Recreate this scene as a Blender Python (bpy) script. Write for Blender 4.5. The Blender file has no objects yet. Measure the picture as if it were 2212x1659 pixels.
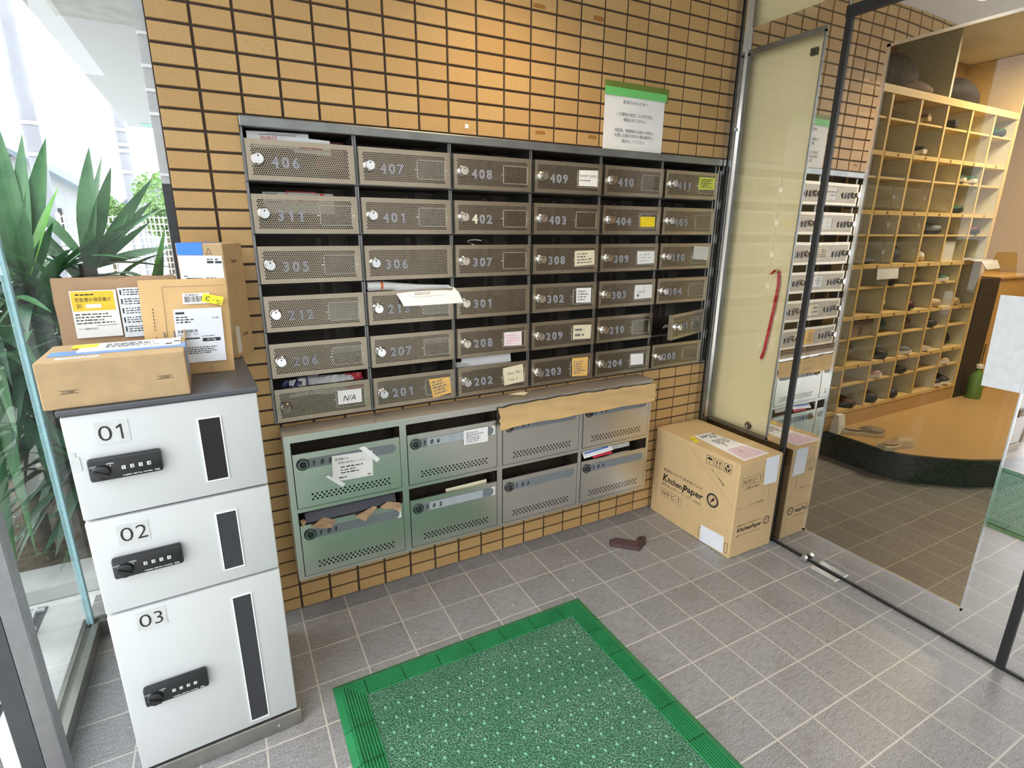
import bpy, bmesh, math, random
from mathutils import Vector, Matrix
from math import sin, cos, pi, radians
S = bpy.context.scene
COL = S.collection

# ---------------------------------------------------------------- camera
cam = bpy.data.objects.new('camera', bpy.data.cameras.new('camera'))
COL.objects.link(cam)
RT = [[0.8830317, -0.1235185, 0.4527672], [-0.4692581, -0.2471720, 0.8477634], [0.0071969, -0.9610667, -0.2762228]]
CAM = Vector((0.08841, -1.77685, 1.30002))
M = Matrix([[r[0], -r[1], -r[2]] for r in RT]).to_4x4()
M.translation = CAM
cam.matrix_world = M
cam.data.sensor_fit = 'HORIZONTAL'
cam.data.sensor_width = 36.0
cam.data.lens = 1163.466 / 2212 * 36.0
cam.data.clip_start = 0.02
cam.data.clip_end = 200
S.camera = cam

# ---------------------------------------------------------------- sky, exposure, lamps
SKY = 3.2
w = bpy.data.worlds.new('overcast_sky')
S.world = w
w.use_nodes = True
w.node_tree.nodes['Background'].inputs[0].default_value = (0.93, 0.97, 1.0, 1)
w.node_tree.nodes['Background'].inputs[1].default_value = SKY
S.view_settings.view_transform = 'Standard'
S.view_settings.look = 'None'
S.view_settings.gamma = 1.0
S.view_settings.use_curve_mapping = False
S.view_settings.exposure = 0.55
S.cycles.max_bounces = 10
S.cycles.transparent_max_bounces = 24
S.cycles.caustics_reflective = False
S.cycles.sample_clamp_indirect = 6.0


def lamp(name, kind, loc, energy, color, size=0.1, rot=(0, 0, 0), **kw):
    d = bpy.data.lights.new(name, kind)
    d.energy = energy
    d.color = color
    if kind == 'AREA':
        d.shape = 'RECTANGLE'
        d.size = size
        d.size_y = kw.pop('size_y', size)
    else:
        d.shadow_soft_size = size
    for k, v in kw.items():
        setattr(d, k, v)
    o = bpy.data.objects.new(name, d)
    COL.objects.link(o)
    o.location = loc
    o.rotation_euler = rot
    return o


# the ceiling downlight over the mailbox wall and the lamps of the hall behind the glass
lamp('downlight_lamp', 'SPOT', (0.98, -0.34, 2.335), 34, (1.0, 0.74, 0.42), 0.06, (radians(-16), 0, 0), spot_size=radians(140), spot_blend=0.9)
lamp('hall_lamp', 'AREA', (4.25, -0.62, 2.33), 32, (1.0, 0.90, 0.72), 0.5)
lamp('hall_lamp', 'AREA', (5.2, -0.5, 2.33), 8, (1.0, 0.82, 0.60), 0.5)


# ---------------------------------------------------------------- materials
def c(r, g, b):
    def f(v):
        v /= 255.0
        return v / 12.92 if v <= 0.04045 else ((v + 0.055) / 1.055) ** 2.4
    return (f(r), f(g), f(b), 1.0)


class NT:
    def __init__(s, name):
        s.m = bpy.data.materials.new(name)
        s.m.use_nodes = True
        s.t = s.m.node_tree
        s.t.nodes.clear()
        s.out = s.n('ShaderNodeOutputMaterial')

    def n(s, typ, **kw):
        nd = s.t.nodes.new(typ)
        for k, v in kw.items():
            if k.startswith('i_'):
                nd.inputs[k[2:].replace('_', ' ')].default_value = v
            else:
                setattr(nd, k, v)
        return nd

    def l(s, a, b):
        s.t.links.new(a, b)

    def val(s, x):
        return x

    def math(s, op, a, b=None, clamp=False):
        nd = s.n('ShaderNodeMath', operation=op)
        nd.use_clamp = clamp
        for i, x in enumerate((a, b)):
            if x is None:
                continue
            if isinstance(x, (int, float)):
                nd.inputs[i].default_value = x
            else:
                s.l(x, nd.inputs[i])
        return nd.outputs[0]

    def mix(s, fac, a, b):
        nd = s.n('ShaderNodeMix', data_type='RGBA')
        if isinstance(fac, (int, float)):
            nd.inputs[0].default_value = fac
        else:
            s.l(fac, nd.inputs[0])
        for i, x in ((6, a), (7, b)):
            if isinstance(x, tuple):
                nd.inputs[i].default_value = x
            else:
                s.l(x, nd.inputs[i])
        return nd.outputs[2]

    def noise(s, scale, detail=3, rough=0.5, vec=None, stretch=None):
        nz = s.n('ShaderNodeTexNoise')
        nz.inputs['Scale'].default_value = scale
        nz.inputs['Detail'].default_value = detail
        nz.inputs['Roughness'].default_value = rough
        if vec is None:
            vec = s.n('ShaderNodeTexCoord').outputs['Object']
        if stretch:
            mp = s.n('ShaderNodeMapping')
            mp.inputs['Scale'].default_value = stretch
            s.l(vec, mp.inputs['Vector'])
            vec = mp.outputs[0]
        s.l(vec, nz.inputs['Vector'])
        return nz.outputs['Fac']

    def ramp(s, fac, lo, hi):
        nd = s.n('ShaderNodeMapRange')
        s.l(fac, nd.inputs[0])
        nd.inputs[1].default_value = lo
        nd.inputs[2].default_value = hi
        return nd.outputs[0]

    def pr(s, color, rough=0.5, metal=0.0, spec=0.5, bump=None, bstr=0.3, bdist=0.002, **kw):
        p = s.n('ShaderNodeBsdfPrincipled')
        if isinstance(color, tuple):
            p.inputs['Base Color'].default_value = color
        else:
            s.l(color, p.inputs['Base Color'])
        if isinstance(rough, (int, float)):
            p.inputs['Roughness'].default_value = rough
        else:
            s.l(rough, p.inputs['Roughness'])
        p.inputs['Metallic'].default_value = metal
        p.inputs['Specular IOR Level'].default_value = spec
        for k, v in kw.items():
            p.inputs[k.replace('_', ' ')].default_value = v
        if bump is not None:
            b = s.n('ShaderNodeBump')
            b.inputs['Strength'].default_value = bstr
            b.inputs['Distance'].default_value = bdist
            s.l(bump, b.inputs['Height'])
            s.l(b.outputs[0], p.inputs['Normal'])
        s.l(p.outputs[0], s.out.inputs[0])
        return s.m


_plain = {}


def plain(name, col, rough=0.5, metal=0.0, spec=0.5, var=0.08, scale=40.0, **kw):
    """principled with a faint procedural mottling"""
    if name in _plain:
        return _plain[name]
    t = NT(name)
    f = t.noise(scale, 4)
    d = tuple(x * (1 - var) for x in col[:3]) + (1,)
    l_ = tuple(min(1, x * (1 + var)) for x in col[:3]) + (1,)
    m = t.pr(t.mix(t.ramp(f, .3, .7), d, l_), rough, metal, spec, **kw)
    _plain[name] = m
    return m


def glass(name, tint, refl=1.0, ior=1.5):
    t = NT(name)
    fr = t.n('ShaderNodeFresnel')
    fr.inputs[0].default_value = ior
    tr = t.n('ShaderNodeBsdfTransparent')
    tr.inputs[0].default_value = tint
    gl = t.n('ShaderNodeBsdfGlossy')
    gl.inputs['Roughness'].default_value = 0.01
    gl.inputs['Color'].default_value = (0.95, 0.97, 0.97, 1)
    mx = t.n('ShaderNodeMixShader')
    gm_ = t.n('ShaderNodeNewGeometry')
    front = t.math('SUBTRACT', 1.0, gm_.outputs['Backfacing'])
    t.l(t.math('MULTIPLY', t.math('MULTIPLY', fr.outputs[0], refl, True), front), mx.inputs[0])
    t.l(tr.outputs[0], mx.inputs[1])
    t.l(gl.outputs[0], mx.inputs[2])
    t.l(mx.outputs[0], t.out.inputs[0])
    return t.m


def mirror_film():
    t = NT('mirror_film_glass')
    tr = t.n('ShaderNodeBsdfTransparent')
    tr.inputs[0].default_value = (0.55, 0.52, 0.48, 1)
    gl = t.n('ShaderNodeBsdfGlossy')
    gl.inputs['Roughness'].default_value = 0.012
    gl.inputs['Color'].default_value = (0.97, 0.95, 0.93, 1)
    # faint ripple of the film
    nz = t.noise(3.0, 1)
    b = t.n('ShaderNodeBump')
    b.inputs['Strength'].default_value = 0.12
    b.inputs['Distance'].default_value = 0.01
    t.l(nz, b.inputs['Height'])
    t.l(b.outputs[0], gl.inputs['Normal'])
    mx = t.n('ShaderNodeMixShader')
    mx.inputs[0].default_value = 0.72
    t.l(tr.outputs[0], mx.inputs[1])
    t.l(gl.outputs[0], mx.inputs[2])
    t.l(mx.outputs[0], t.out.inputs[0])
    return t.m


def clear_only(name, tint):
    t = NT(name)
    tr = t.n('ShaderNodeBsdfTransparent')
    tr.inputs[0].default_value = tint
    t.l(tr.outputs[0], t.out.inputs[0])
    return t.m


def emit(name, col, st):
    t = NT(name)
    e = t.n('ShaderNodeEmission')
    e.inputs[0].default_value = col
    e.inputs[1].default_value = st
    t.l(e.outputs[0], t.out.inputs[0])
    return t.m


def mat_tile():
    t = NT('tan_wall_tile')
    g = t.n('ShaderNodeNewGeometry')
    rnd = g.outputs['Random Per Island']
    base = t.mix(rnd, (0.52, 0.32, 0.13, 1), (0.61, 0.40, 0.175, 1))
    sp = t.noise(420, 2, 0.6)
    base = t.mix(t.ramp(sp, .42, .62), t.mix(0.5, base, (0.30, 0.16, 0.05, 1)), base)
    big = t.noise(2.2, 3)
    base = t.mix(t.math('MULTIPLY', t.ramp(big, .45, .75), 0.25), base, (0.42, 0.27, 0.12, 1))
    return t.pr(base, 0.48, 0, 0.35, sp, 0.25, 0.001)


def mat_floor():
    t = NT('grey_floor_tile')
    co = t.n('ShaderNodeTexCoord').outputs['Object']
    sx = t.n('ShaderNodeSeparateXYZ')
    t.l(co, sx.inputs[0])

    def line(sock, off, w_):
        f = t.math('FRACT', t.math('DIVIDE', t.math('ADD', sock, off), 0.15))
        d = t.math('ABSOLUTE', t.math('SUBTRACT', f, 0.5))
        return t.math('GREATER_THAN', d, 0.5 - w_ / 0.15)

    def cell(sock, off):
        return t.math('FLOOR', t.math('DIVIDE', t.math('ADD', sock, off), 0.15))
    ox, oy = 15 - 0.043, 15 + 0.078
    gl = t.math('MAXIMUM', line(sx.outputs[0], ox, 0.0022), line(sx.outputs[1], oy, 0.0022))
    cv = t.n('ShaderNodeCombineXYZ')
    t.l(cell(sx.outputs[0], ox), cv.inputs[0])
    t.l(cell(sx.outputs[1], oy), cv.inputs[1])
    wn = t.n('ShaderNodeTexWhiteNoise')
    t.l(cv.outputs[0], wn.inputs['Vector'])
    base = t.mix(wn.outputs['Value'], (0.185, 0.183, 0.187, 1), (0.240, 0.236, 0.240, 1))
    sp = t.noise(260, 3, 0.7, co, (1, 1, 1))
    st = t.noise(60, 4, 0.6, co, (0.5, 2.2, 1))
    base = t.mix(t.ramp(sp, .48, .68), base, (0.44, 0.435, 0.445, 1))
    base = t.mix(t.math('MULTIPLY', t.ramp(st, .45, .7), 0.45), base, (0.105, 0.10, 0.10, 1))
    dirt = t.noise(5, 5, 0.65, co)
    base = t.mix(t.math('MULTIPLY', t.ramp(dirt, .5, .75), 0.35), base, (0.12, 0.105, 0.085, 1))
    col = t.mix(gl, base, (0.46, 0.44, 0.40, 1))
    h = t.math('SUBTRACT', t.math('MULTIPLY', sp, 0.7), t.math('MULTIPLY', gl, 0.6))
    return t.pr(col, t.math('ADD', t.math('MULTIPLY', sp, 0.25), 0.19), 0, 0.5, h, 0.35, 0.002)


def mat_steel(name, col, rough=0.32, aniso=(1, 1, 40), var=0.12, metal=1.0, rv=0.16, bs=0.015):
    t = NT(name)
    f = t.noise(30, 3, 0.6, None, aniso)
    g = t.noise(9, 3, 0.6)
    d = tuple(x * (1 - var) for x in col[:3]) + (1,)
    cc = t.mix(t.ramp(g, .35, .7), d, col)
    return t.pr(cc, t.math('ADD', t.math('MULTIPLY', f, rv), rough - rv / 2), metal, 0.5, f if bs else None, bs, 0.0003)


def mat_card(name, col, dark=0.82, scale=22):
    t = NT(name)
    f = t.noise(scale, 5, 0.6)
    g = t.noise(300, 2, 0.6, None, (0.2, 1, 1))
    d = tuple(x * dark for x in col[:3]) + (1,)
    cc = t.mix(t.ramp(f, .35, .75), d, col)
    cc = t.mix(t.math('MULTIPLY', t.ramp(g, .45, .7), 0.22), cc, d)
    return t.pr(cc, 0.75, 0, 0.2, f, 0.08, 0.002)


def mat_mat():
    t = NT('green_loop_mat')
    v = t.n('ShaderNodeTexVoronoi')
    v.inputs['Scale'].default_value = 235
    t.l(t.n('ShaderNodeTexCoord').outputs['Object'], v.inputs['Vector'])
    d = v.outputs['Distance']
    n1 = t.noise(7, 4, 0.6)
    n2 = t.noise(190, 2, 0.7)
    base = t.mix(t.ramp(d, .1, .55), (0.16, 0.38, 0.25, 1), (0.018, 0.10, 0.05, 1))
    dust = t.math('MULTIPLY', t.ramp(n2, .56, .70), t.ramp(n1, .38, .66))
    base = t.mix(t.math('MULTIPLY', dust, 0.85), base, (0.62, 0.72, 0.67, 1))
    return t.pr(base, 0.6, 0, 0.4, d, 0.9, 0.004)


def mat_wood(name, a, b, scale=6):
    t = NT(name)
    f = t.noise(scale, 4, 0.6, None, (1, 6, 9))
    return t.pr(t.mix(t.ramp(f, .3, .7), a, b), 0.5, 0, 0.3, f, 0.06, 0.002)


def mat_leaf(name, a, b):
    t = NT(name)
    f = t.noise(9, 3, 0.6)
    g = t.noise(70, 2, 0.5, None, (1, 1, 0.1))
    cc = t.mix(t.ramp(f, .3, .7), a, b)
    cc = t.mix(t.math('MULTIPLY', g, 0.35), cc, tuple(x * 0.6 for x in a[:3]) + (1,))
    return t.pr(cc, 0.38, 0, 0.5)


TILE = mat_tile()
GROUT = plain('dark_grout', (0.045, 0.028, 0.018, 1), 0.85, scale=120)
FLOOR = mat_floor()
CEIL = plain('white_ceiling_paint', (0.78, 0.78, 0.77, 1), 0.8, var=.03)
STEEL = mat_steel('door_stainless_steel', (0.40, 0.345, 0.265, 1), 0.30)
STEELB = mat_steel('cabinet_stainless_steel', (0.70, 0.69, 0.64, 1), 0.30, (1, 1, 1), 0.04, 1.0, 0.0, 0)
STEELD = mat_steel('dull_grey_steel', (0.30, 0.31, 0.31, 1), 0.42, (1, 1, 6), 0.25)
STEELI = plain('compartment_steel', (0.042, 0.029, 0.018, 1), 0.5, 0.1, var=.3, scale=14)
STEELP = mat_steel('polished_post_steel', (0.62, 0.60, 0.57, 1), 0.18, (1, 1, 0.05))
CHROME = plain('chrome', (0.82, 0.84, 0.86, 1), 0.14, 1.0, var=.03)
NUM = plain('grey_number_metal', (0.27, 0.275, 0.31, 1), 0.35, 0.0, var=.1)
NUMW = plain('cream_number_face', (0.72, 0.70, 0.58, 1), 0.5)
BLACK = plain('black_plastic', (0.012, 0.013, 0.015, 1), 0.32)
INK = plain('black_ink', (0.015, 0.014, 0.014, 1), 0.6)
INKG = plain('grey_ink', (0.16, 0.16, 0.18, 1), 0.6)
INKR = plain('red_ink', (0.62, 0.05, 0.04, 1), 0.6)
INKP = plain('pink_ink', (0.80, 0.42, 0.48, 1), 0.6)
INKB = plain('blue_ink', (0.05, 0.17, 0.62, 1), 0.6)
INKW = plain('white_ink', (0.85, 0.86, 0.87, 1), 0.5)
PAPER = plain('white_paper', (0.80, 0.80, 0.79, 1), 0.7, var=.04, scale=8)
PAPERC = plain('cream_paper', (0.72, 0.66, 0.47, 1), 0.7, var=.06, scale=8)
PAPERY = plain('yellow_paper', (0.85, 0.62, 0.02, 1), 0.7)
PAPERL = plain('lime_paper', (0.60, 0.66, 0.10, 1), 0.7)
PAPERO = plain('orange_sticky_paper', (0.76, 0.46, 0.13, 1), 0.7)
PAPERP = plain('pinkish_paper', (0.80, 0.72, 0.72, 1), 0.7)
PAPERG = plain('greyish_paper', (0.55, 0.54, 0.51, 1), 0.7)
STICKY = plain('bright_yellow_sticker', (0.88, 0.78, 0.02, 1), 0.5)
LABELW = plain('glossy_label', (0.72, 0.76, 0.82, 1), 0.35, var=.05, scale=12)
TAPEG = plain('bright_green_tape', (0.16, 0.56, 0.16, 1), 0.5, var=.05)
CARD = mat_card('tan_cardboard', (0.48, 0.335, 0.185, 1))
CARDB = mat_card('big_box_cardboard', (0.63, 0.45, 0.24, 1), 0.9)
KRAFT = mat_card('kraft_paper', (0.47, 0.31, 0.19, 1), 0.85, 9)
KRAFTE = mat_card('padded_envelope_kraft', (0.67, 0.445, 0.215, 1), 0.88, 7)
KRAFTT = mat_card('brown_paper_tape', (0.56, 0.38, 0.18, 1), 0.88, 12)
WHITEM = plain('white_enamel', (0.52, 0.535, 0.535, 1), 0.42, var=.025, scale=5)
DARKTOP = mat_steel('dark_grey_top', (0.085, 0.088, 0.10, 1), 0.34, (4, 1, 1), .2, 0.3)
GALV = mat_steel('galvanised_kick', (0.42, 0.41, 0.38, 1), 0.42, (1, 1, 6), .25)
SLOTG = plain('smoked_acrylic', (0.03, 0.032, 0.036, 1), 0.18)
SLOTK = plain('black_acrylic', (0.008, 0.007, 0.007, 1), 0.12)
RUBG = plain('green_rubber_border', (0.018, 0.19, 0.066, 1), 0.38, var=.15, scale=14)
MATG = mat_mat()
BRICK = plain('dark_maroon_rubber', (0.075, 0.040, 0.042, 1), 0.7, var=.25, scale=60)
CONC = plain('pale_concrete', (0.42, 0.42, 0.40, 1), 0.85, var=.15, scale=9)
PAVE = plain('outside_paving', (0.55, 0.55, 0.54, 1), 0.85, var=.2, scale=4)
SOIL = plain('planter_soil', (0.10, 0.075, 0.05, 1), 0.95, var=.5, scale=25)
PLAS = plain('pale_soffit_paint', (0.50, 0.50, 0.515, 1), 0.8, var=.02, scale=3)
ALU = plain('aluminium_frame', (0.50, 0.51, 0.52, 1), 0.35, 0.6, var=.06)
ALUD = plain('dark_aluminium', (0.055, 0.06, 0.065, 1), 0.4, 0.4)
SEALGAP = plain('black_seal_gap', (0.006, 0.006, 0.006, 1), 0.5)
GLASS = glass('clear_glass', (0.955, 0.975, 0.968, 1), 1.6)
GEDGE = plain('teal_glass_edge', (0.38, 0.62, 0.68, 1), 0.15)
DGLASS = glass('door_clear_glass', (0.66, 0.63, 0.545, 1), 0.75)
MIRF = mirror_film()
CREAM = plain('cream_steel_panel', (0.76, 0.68, 0.43, 1), 0.35, var=.03, scale=4)
SHELFW = plain('off_white_board', (0.66, 0.64, 0.50, 1), 0.6, var=.04)
PINE = mat_wood('pine_edge', (0.62, 0.43, 0.17, 1), (0.72, 0.55, 0.27, 1), 14)
HFLOOR = plain('tan_hall_floor', (0.50, 0.33, 0.15, 1), 0.4, var=.06, scale=3)
GRAN = plain('dark_green_granite', (0.022, 0.034, 0.034, 1), 0.25, var=.9, scale=90)
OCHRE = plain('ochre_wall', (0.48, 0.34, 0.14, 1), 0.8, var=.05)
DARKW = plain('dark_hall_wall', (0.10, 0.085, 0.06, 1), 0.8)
WOODP = mat_wood('honey_wood', (0.56, 0.34, 0.12, 1), (0.66, 0.43, 0.17, 1), 5)
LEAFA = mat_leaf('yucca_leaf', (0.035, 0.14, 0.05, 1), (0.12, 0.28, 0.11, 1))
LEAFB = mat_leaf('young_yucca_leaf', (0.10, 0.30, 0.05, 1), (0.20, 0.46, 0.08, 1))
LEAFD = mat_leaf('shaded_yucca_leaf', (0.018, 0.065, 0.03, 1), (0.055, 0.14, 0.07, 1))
BARK = plain('yucca_bark', (0.10, 0.075, 0.05, 1), 0.9, var=.4, scale=30)
HEDGE = mat_leaf('shrub_leaf', (0.12, 0.26, 0.06, 1), (0.26, 0.44, 0.12, 1))
POLE = plain('pole_concrete', (0.23, 0.23, 0.26, 1), 0.8, var=.1, scale=2)
HOUSE = plain('house_render', (0.36, 0.365, 0.375, 1), 0.8)
ROOF = plain('slate_roof', (0.13, 0.16, 0.19, 1), 0.7)
WHITEP = plain('white_painted_bar', (0.74, 0.74, 0.70, 1), 0.6)
PLASTIC = plain('silver_plastic_film', (0.32, 0.34, 0.37, 1), 0.22, 0.5, var=.3, scale=20)
STRAP = plain('red_strap', (0.42, 0.02, 0.03, 1), 0.45)


# ---------------------------------------------------------------- mesh helpers
class MB:
    """collects faces, then links them as ONE mesh object"""

    def __init__(s):
        s.v, s.f, s.mi = [], [], []

    def add(s, verts, faces, mi=0):
        o = len(s.v)
        s.v += [tuple(x) for x in verts]
        s.f += [tuple(i + o for i in f) for f in faces]
        s.mi += [mi] * len(faces)
        return s

    def box(s, a, b, mi=0, ch=0.0):
        x0, y0, z0 = a
        x1, y1, z1 = b
        if ch <= 0:
            vs = [(x0, y0, z0), (x1, y0, z0), (x1, y1, z0), (x0, y1, z0), (x0, y0, z1), (x1, y0, z1), (x1, y1, z1), (x0, y1, z1)]
            s.add(vs, [(3, 2, 1, 0), (4, 5, 6, 7), (0, 1, 5, 4), (1, 2, 6, 5), (2, 3, 7, 6), (3, 0, 4, 7)], mi)
        else:
            bm = bmesh.new()
            bmesh.ops.create_cube(bm, size=1)
            for v in bm.verts:
                v.co = Vector((x0 + (v.co.x + .5) * (x1 - x0), y0 + (v.co.y + .5) * (y1 - y0), z0 + (v.co.z + .5) * (z1 - z0)))
            bmesh.ops.bevel(bm, geom=bm.edges[:], offset=ch, segments=2, profile=0.5, affect='EDGES')
            s.bm(bm, mi)
        return s

    def bm(s, bm, mi=0):
        bm.verts.index_update()
        s.add([v.co[:] for v in bm.verts], [[v.index for v in f.verts] for f in bm.faces], mi)
        bm.free()
        return s

    def quad(s, a, b, c_, d, mi=0):
        return s.add([a, b, c_, d], [(0, 1, 2, 3)], mi)

    def prism(s, pts, axis, lo, hi, mi=0):
        """polygon pts (in the two other axes, in x/y/z order) pushed from lo to hi along axis"""
        n = len(pts)

        def w(p, t):
            return {'x': (t, p[0], p[1]), 'y': (p[0], t, p[1]), 'z': (p[0], p[1], t)}[axis]
        vs = [w(p, lo) for p in pts] + [w(p, hi) for p in pts]
        fs = [tuple(range(n))[::-1], tuple(range(n, 2 * n))] + [(i, (i + 1) % n, n + (i + 1) % n, n + i) for i in range(n)]
        return s.add(vs, fs, mi)

    def rings(s, rings, mi=0, cap=True, close=True):
        n = len(rings[0])
        vs = [p for r in rings for p in r]
        fs = []
        for k in range(len(rings) - 1):
            for i in range(n if close else n - 1):
                j = (i + 1) % n
                fs.append((k * n + i, k * n + j, (k + 1) * n + j, (k + 1) * n + i))
        if cap:
            fs.append(tuple(range(n))[::-1])
            fs.append(tuple(range((len(rings) - 1) * n, len(rings) * n)))
        return s.add(vs, fs, mi)

    def tube(s, pts, r, n=8, mi=0, cap=True):
        pts = [Vector(p) for p in pts]
        rs = r if isinstance(r, (list, tuple)) else [r] * len(pts)
        out = []
        ref = None
        for i, p in enumerate(pts):
            d = (pts[min(i + 1, len(pts) - 1)] - pts[max(i - 1, 0)]).normalized()
            if ref is None:
                ref = Vector((0, 0, 1)) if abs(d.z) < .9 else Vector((1, 0, 0))
            u = d.cross(ref).normalized()
            v = u.cross(d)
            ref = v
            out.append([p + rs[i] * (cos(2 * pi * k / n) * u + sin(2 * pi * k / n) * v) for k in range(n)])
        return s.rings(out, mi, cap)

    def lathe(s, prof, n=20, axis='z', at=(0, 0, 0), mi=0):
        """profile of (radius, height)"""
        out = []
        for r, h in prof:
            ring = []
            for k in range(n):
                a = 2 * pi * k / n
                x, y = max(r, 1e-5) * cos(a), max(r, 1e-5) * sin(a)
                p = {'z': (x, y, h), 'y': (x, h, y), 'x': (h, x, y)}[axis]
                ring.append((p[0] + at[0], p[1] + at[1], p[2] + at[2]))
            out.append(ring)
        return s.rings(out, mi)

    def build(s, name, mats, parent=None, smooth=False, fix=True):
        me = bpy.data.meshes.new(name)
        me.from_pydata(s.v, [], s.f)
        if not isinstance(mats, (list, tuple)):
            mats = [mats]
        for m in mats:
            me.materials.append(m)
        me.polygons.foreach_set('material_index', s.mi)
        if fix:
            b = bmesh.new()
            b.from_mesh(me)
            bmesh.ops.recalc_face_normals(b, faces=b.faces)
            b.to_mesh(me)
            b.free()
        if smooth:
            me.shade_smooth()
            try:
                me.set_sharp_from_angle(angle=radians(40))
            except Exception:
                pass
        me.update()
        o = bpy.data.objects.new(name, me)
        COL.objects.link(o)
        o.parent = parent
        return o


def tag(o, label=None, cat=None, group=None, kind=None):
    if label:
        o['label'] = label
    if cat:
        o['category'] = cat
    if group:
        o['group'] = group
    if kind:
        o['kind'] = kind
    return o


def thing(name, label, cat, loc=(0, 0, 0), rotz=0.0, group=None):
    o = bpy.data.objects.new(name, None)
    COL.objects.link(o)
    o.location = loc
    o.rotation_euler = (0, 0, rotz)
    o.empty_display_size = 0.05
    return tag(o, label, cat, group)


def struct(name, mb, m, **kw):
    return tag(mb.build(name, m, **kw), kind='structure')


def dup(o, parent=None):
    k = o.copy()
    COL.objects.link(k)
    k.parent = parent
    for ch in o.children:
        dup(ch, k)
    return k


_txt = {}


def text_geo(s, shear=0.0, bold=0.0):
    key = (s, shear, bold)
    if s == '1' and key not in _txt:          # a one with a flag
        q = .045 + bold
        pts = [(.215 - q, 0), (.215 + q, 0), (.215 + q, .70), (.215 - q * .6, .70), (.03, .575), (.03, .575 - 2.1 * q), (.215 - q, .60 - q)]
        _txt[key] = ([(x + shear * y, y, 0) for x, y in pts], [(0, 1, 2, 6), (6, 2, 3), (6, 3, 4, 5)])
    if key not in _txt:
        cu = bpy.data.curves.new('t', 'FONT')
        cu.body = s
        cu.shear = shear
        cu.offset = bold
        cu.resolution_u = 3
        o = bpy.data.objects.new('t', cu)
        COL.objects.link(o)
        dg = bpy.context.evaluated_depsgraph_get()
        me = bpy.data.meshes.new_from_object(o.evaluated_get(dg))
        vs = [tuple(v.co) for v in me.vertices]
        fs = [tuple(p.vertices) for p in me.polygons]
        bpy.data.objects.remove(o)
        bpy.data.curves.remove(cu)
        bpy.data.meshes.remove(me)
        _txt[key] = (vs, fs)
    return _txt[key]


class Ink(MB):
    """flat printing gathered in a u,v plane"""

    def text(s, t, x, y, w=None, h=None, shear=0.0, bold=0.0, rot=0.0, mi=0, center=False):
        vs, fs = text_geo(t, shear, bold)
        if not vs:
            return s
        x0 = min(v[0] for v in vs); x1 = max(v[0] for v in vs)
        y0 = min(v[1] for v in vs); y1 = max(v[1] for v in vs)
        sx = w / (x1 - x0) if w else None
        sy = h / (y1 - y0) if h else None
        sx = sx or sy
        sy = sy or sx
        ox = -(x1 - x0) * sx / 2 if center else 0
        out = []
        for v in vs:
            a, b = (v[0] - x0) * sx + ox, (v[1] - y0) * sy
            out.append((x + a * cos(rot) - b * sin(rot), y + a * sin(rot) + b * cos(rot), 0))
        return s.add(out, fs, mi)

    def rect(s, x, y, w, h, mi=0):
        return s.quad((x, y, 0), (x + w, y, 0), (x + w, y + h, 0), (x, y + h, 0), mi)

    def frame(s, x, y, w, h, t, mi=0):
        s.rect(x, y, w, t, mi); s.rect(x, y + h - t, w, t, mi)
        s.rect(x, y + t, t, h - 2 * t, mi)
        return s.rect(x + w - t, y + t, t, h - 2 * t, mi)

    def poly(s, pts, mi=0):
        return s.add([(p[0], p[1], 0) for p in pts], [tuple(range(len(pts)))], mi)

    def line(s, a, b, t, mi=0):
        d = Vector((b[0] - a[0], b[1] - a[1])).normalized()
        n = Vector((-d.y, d.x)) * t / 2
        return s.poly([(a[0] - n.x, a[1] - n.y), (b[0] - n.x, b[1] - n.y), (b[0] + n.x, b[1] + n.y), (a[0] + n.x, a[1] + n.y)], mi)

    def ring(s, cx, cy, r, t, n=28, mi=0):
        vs = [(cx + q * cos(2 * pi * k / n), cy + q * sin(2 * pi * k / n), 0) for k in range(n) for q in (r, r - t)]
        return s.add(vs, [(2 * k, 2 * ((k + 1) % n), 2 * ((k + 1) % n) + 1, 2 * k + 1) for k in range(n)], mi)

    def disc(s, cx, cy, r, n=20, mi=0):
        return s.poly([(cx + r * cos(2 * pi * k / n), cy + r * sin(2 * pi * k / n)) for k in range(n)], mi)

    def bars(s, x, y, w, h, n, seed=1, mi=0):
        r = random.Random(seed)
        p = x
        u = w / (n * 2.0)
        while p < x + w - u:
            t = u * r.choice((.5, .8, 1.3))
            s.rect(p, y, t, h, mi)
            p += t + u * r.choice((.6, .9, 1.3))
        return s

    def scrib(s, x, y, w, h, rows, seed=1, fill=.55, mi=0):
        """rows of tiny illegible print"""
        r = random.Random(seed)
        rh = h / rows
        for k in range(rows):
            p = x
            end = x + w * r.uniform(.55, 1)
            while p < end:
                t = min(rh * r.uniform(.5, 1.6), end - p)
                s.rect(p, y + h - (k + 1) * rh + rh * .25, t, rh * fill * r.uniform(.7, 1), mi)
                p += t + rh * r.uniform(.2, .5)
        return s

    def put(s, name, mats, parent, o, u, v, lift=0.0006):
        o, u, v = Vector(o), Vector(u).normalized(), Vector(v).normalized()
        n = u.cross(v)
        s.v = [tuple(o + u * p[0] + v * p[1] + n * (lift + p[2])) for p in s.v]
        return s.build(name, mats, parent, fix=False)


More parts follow.
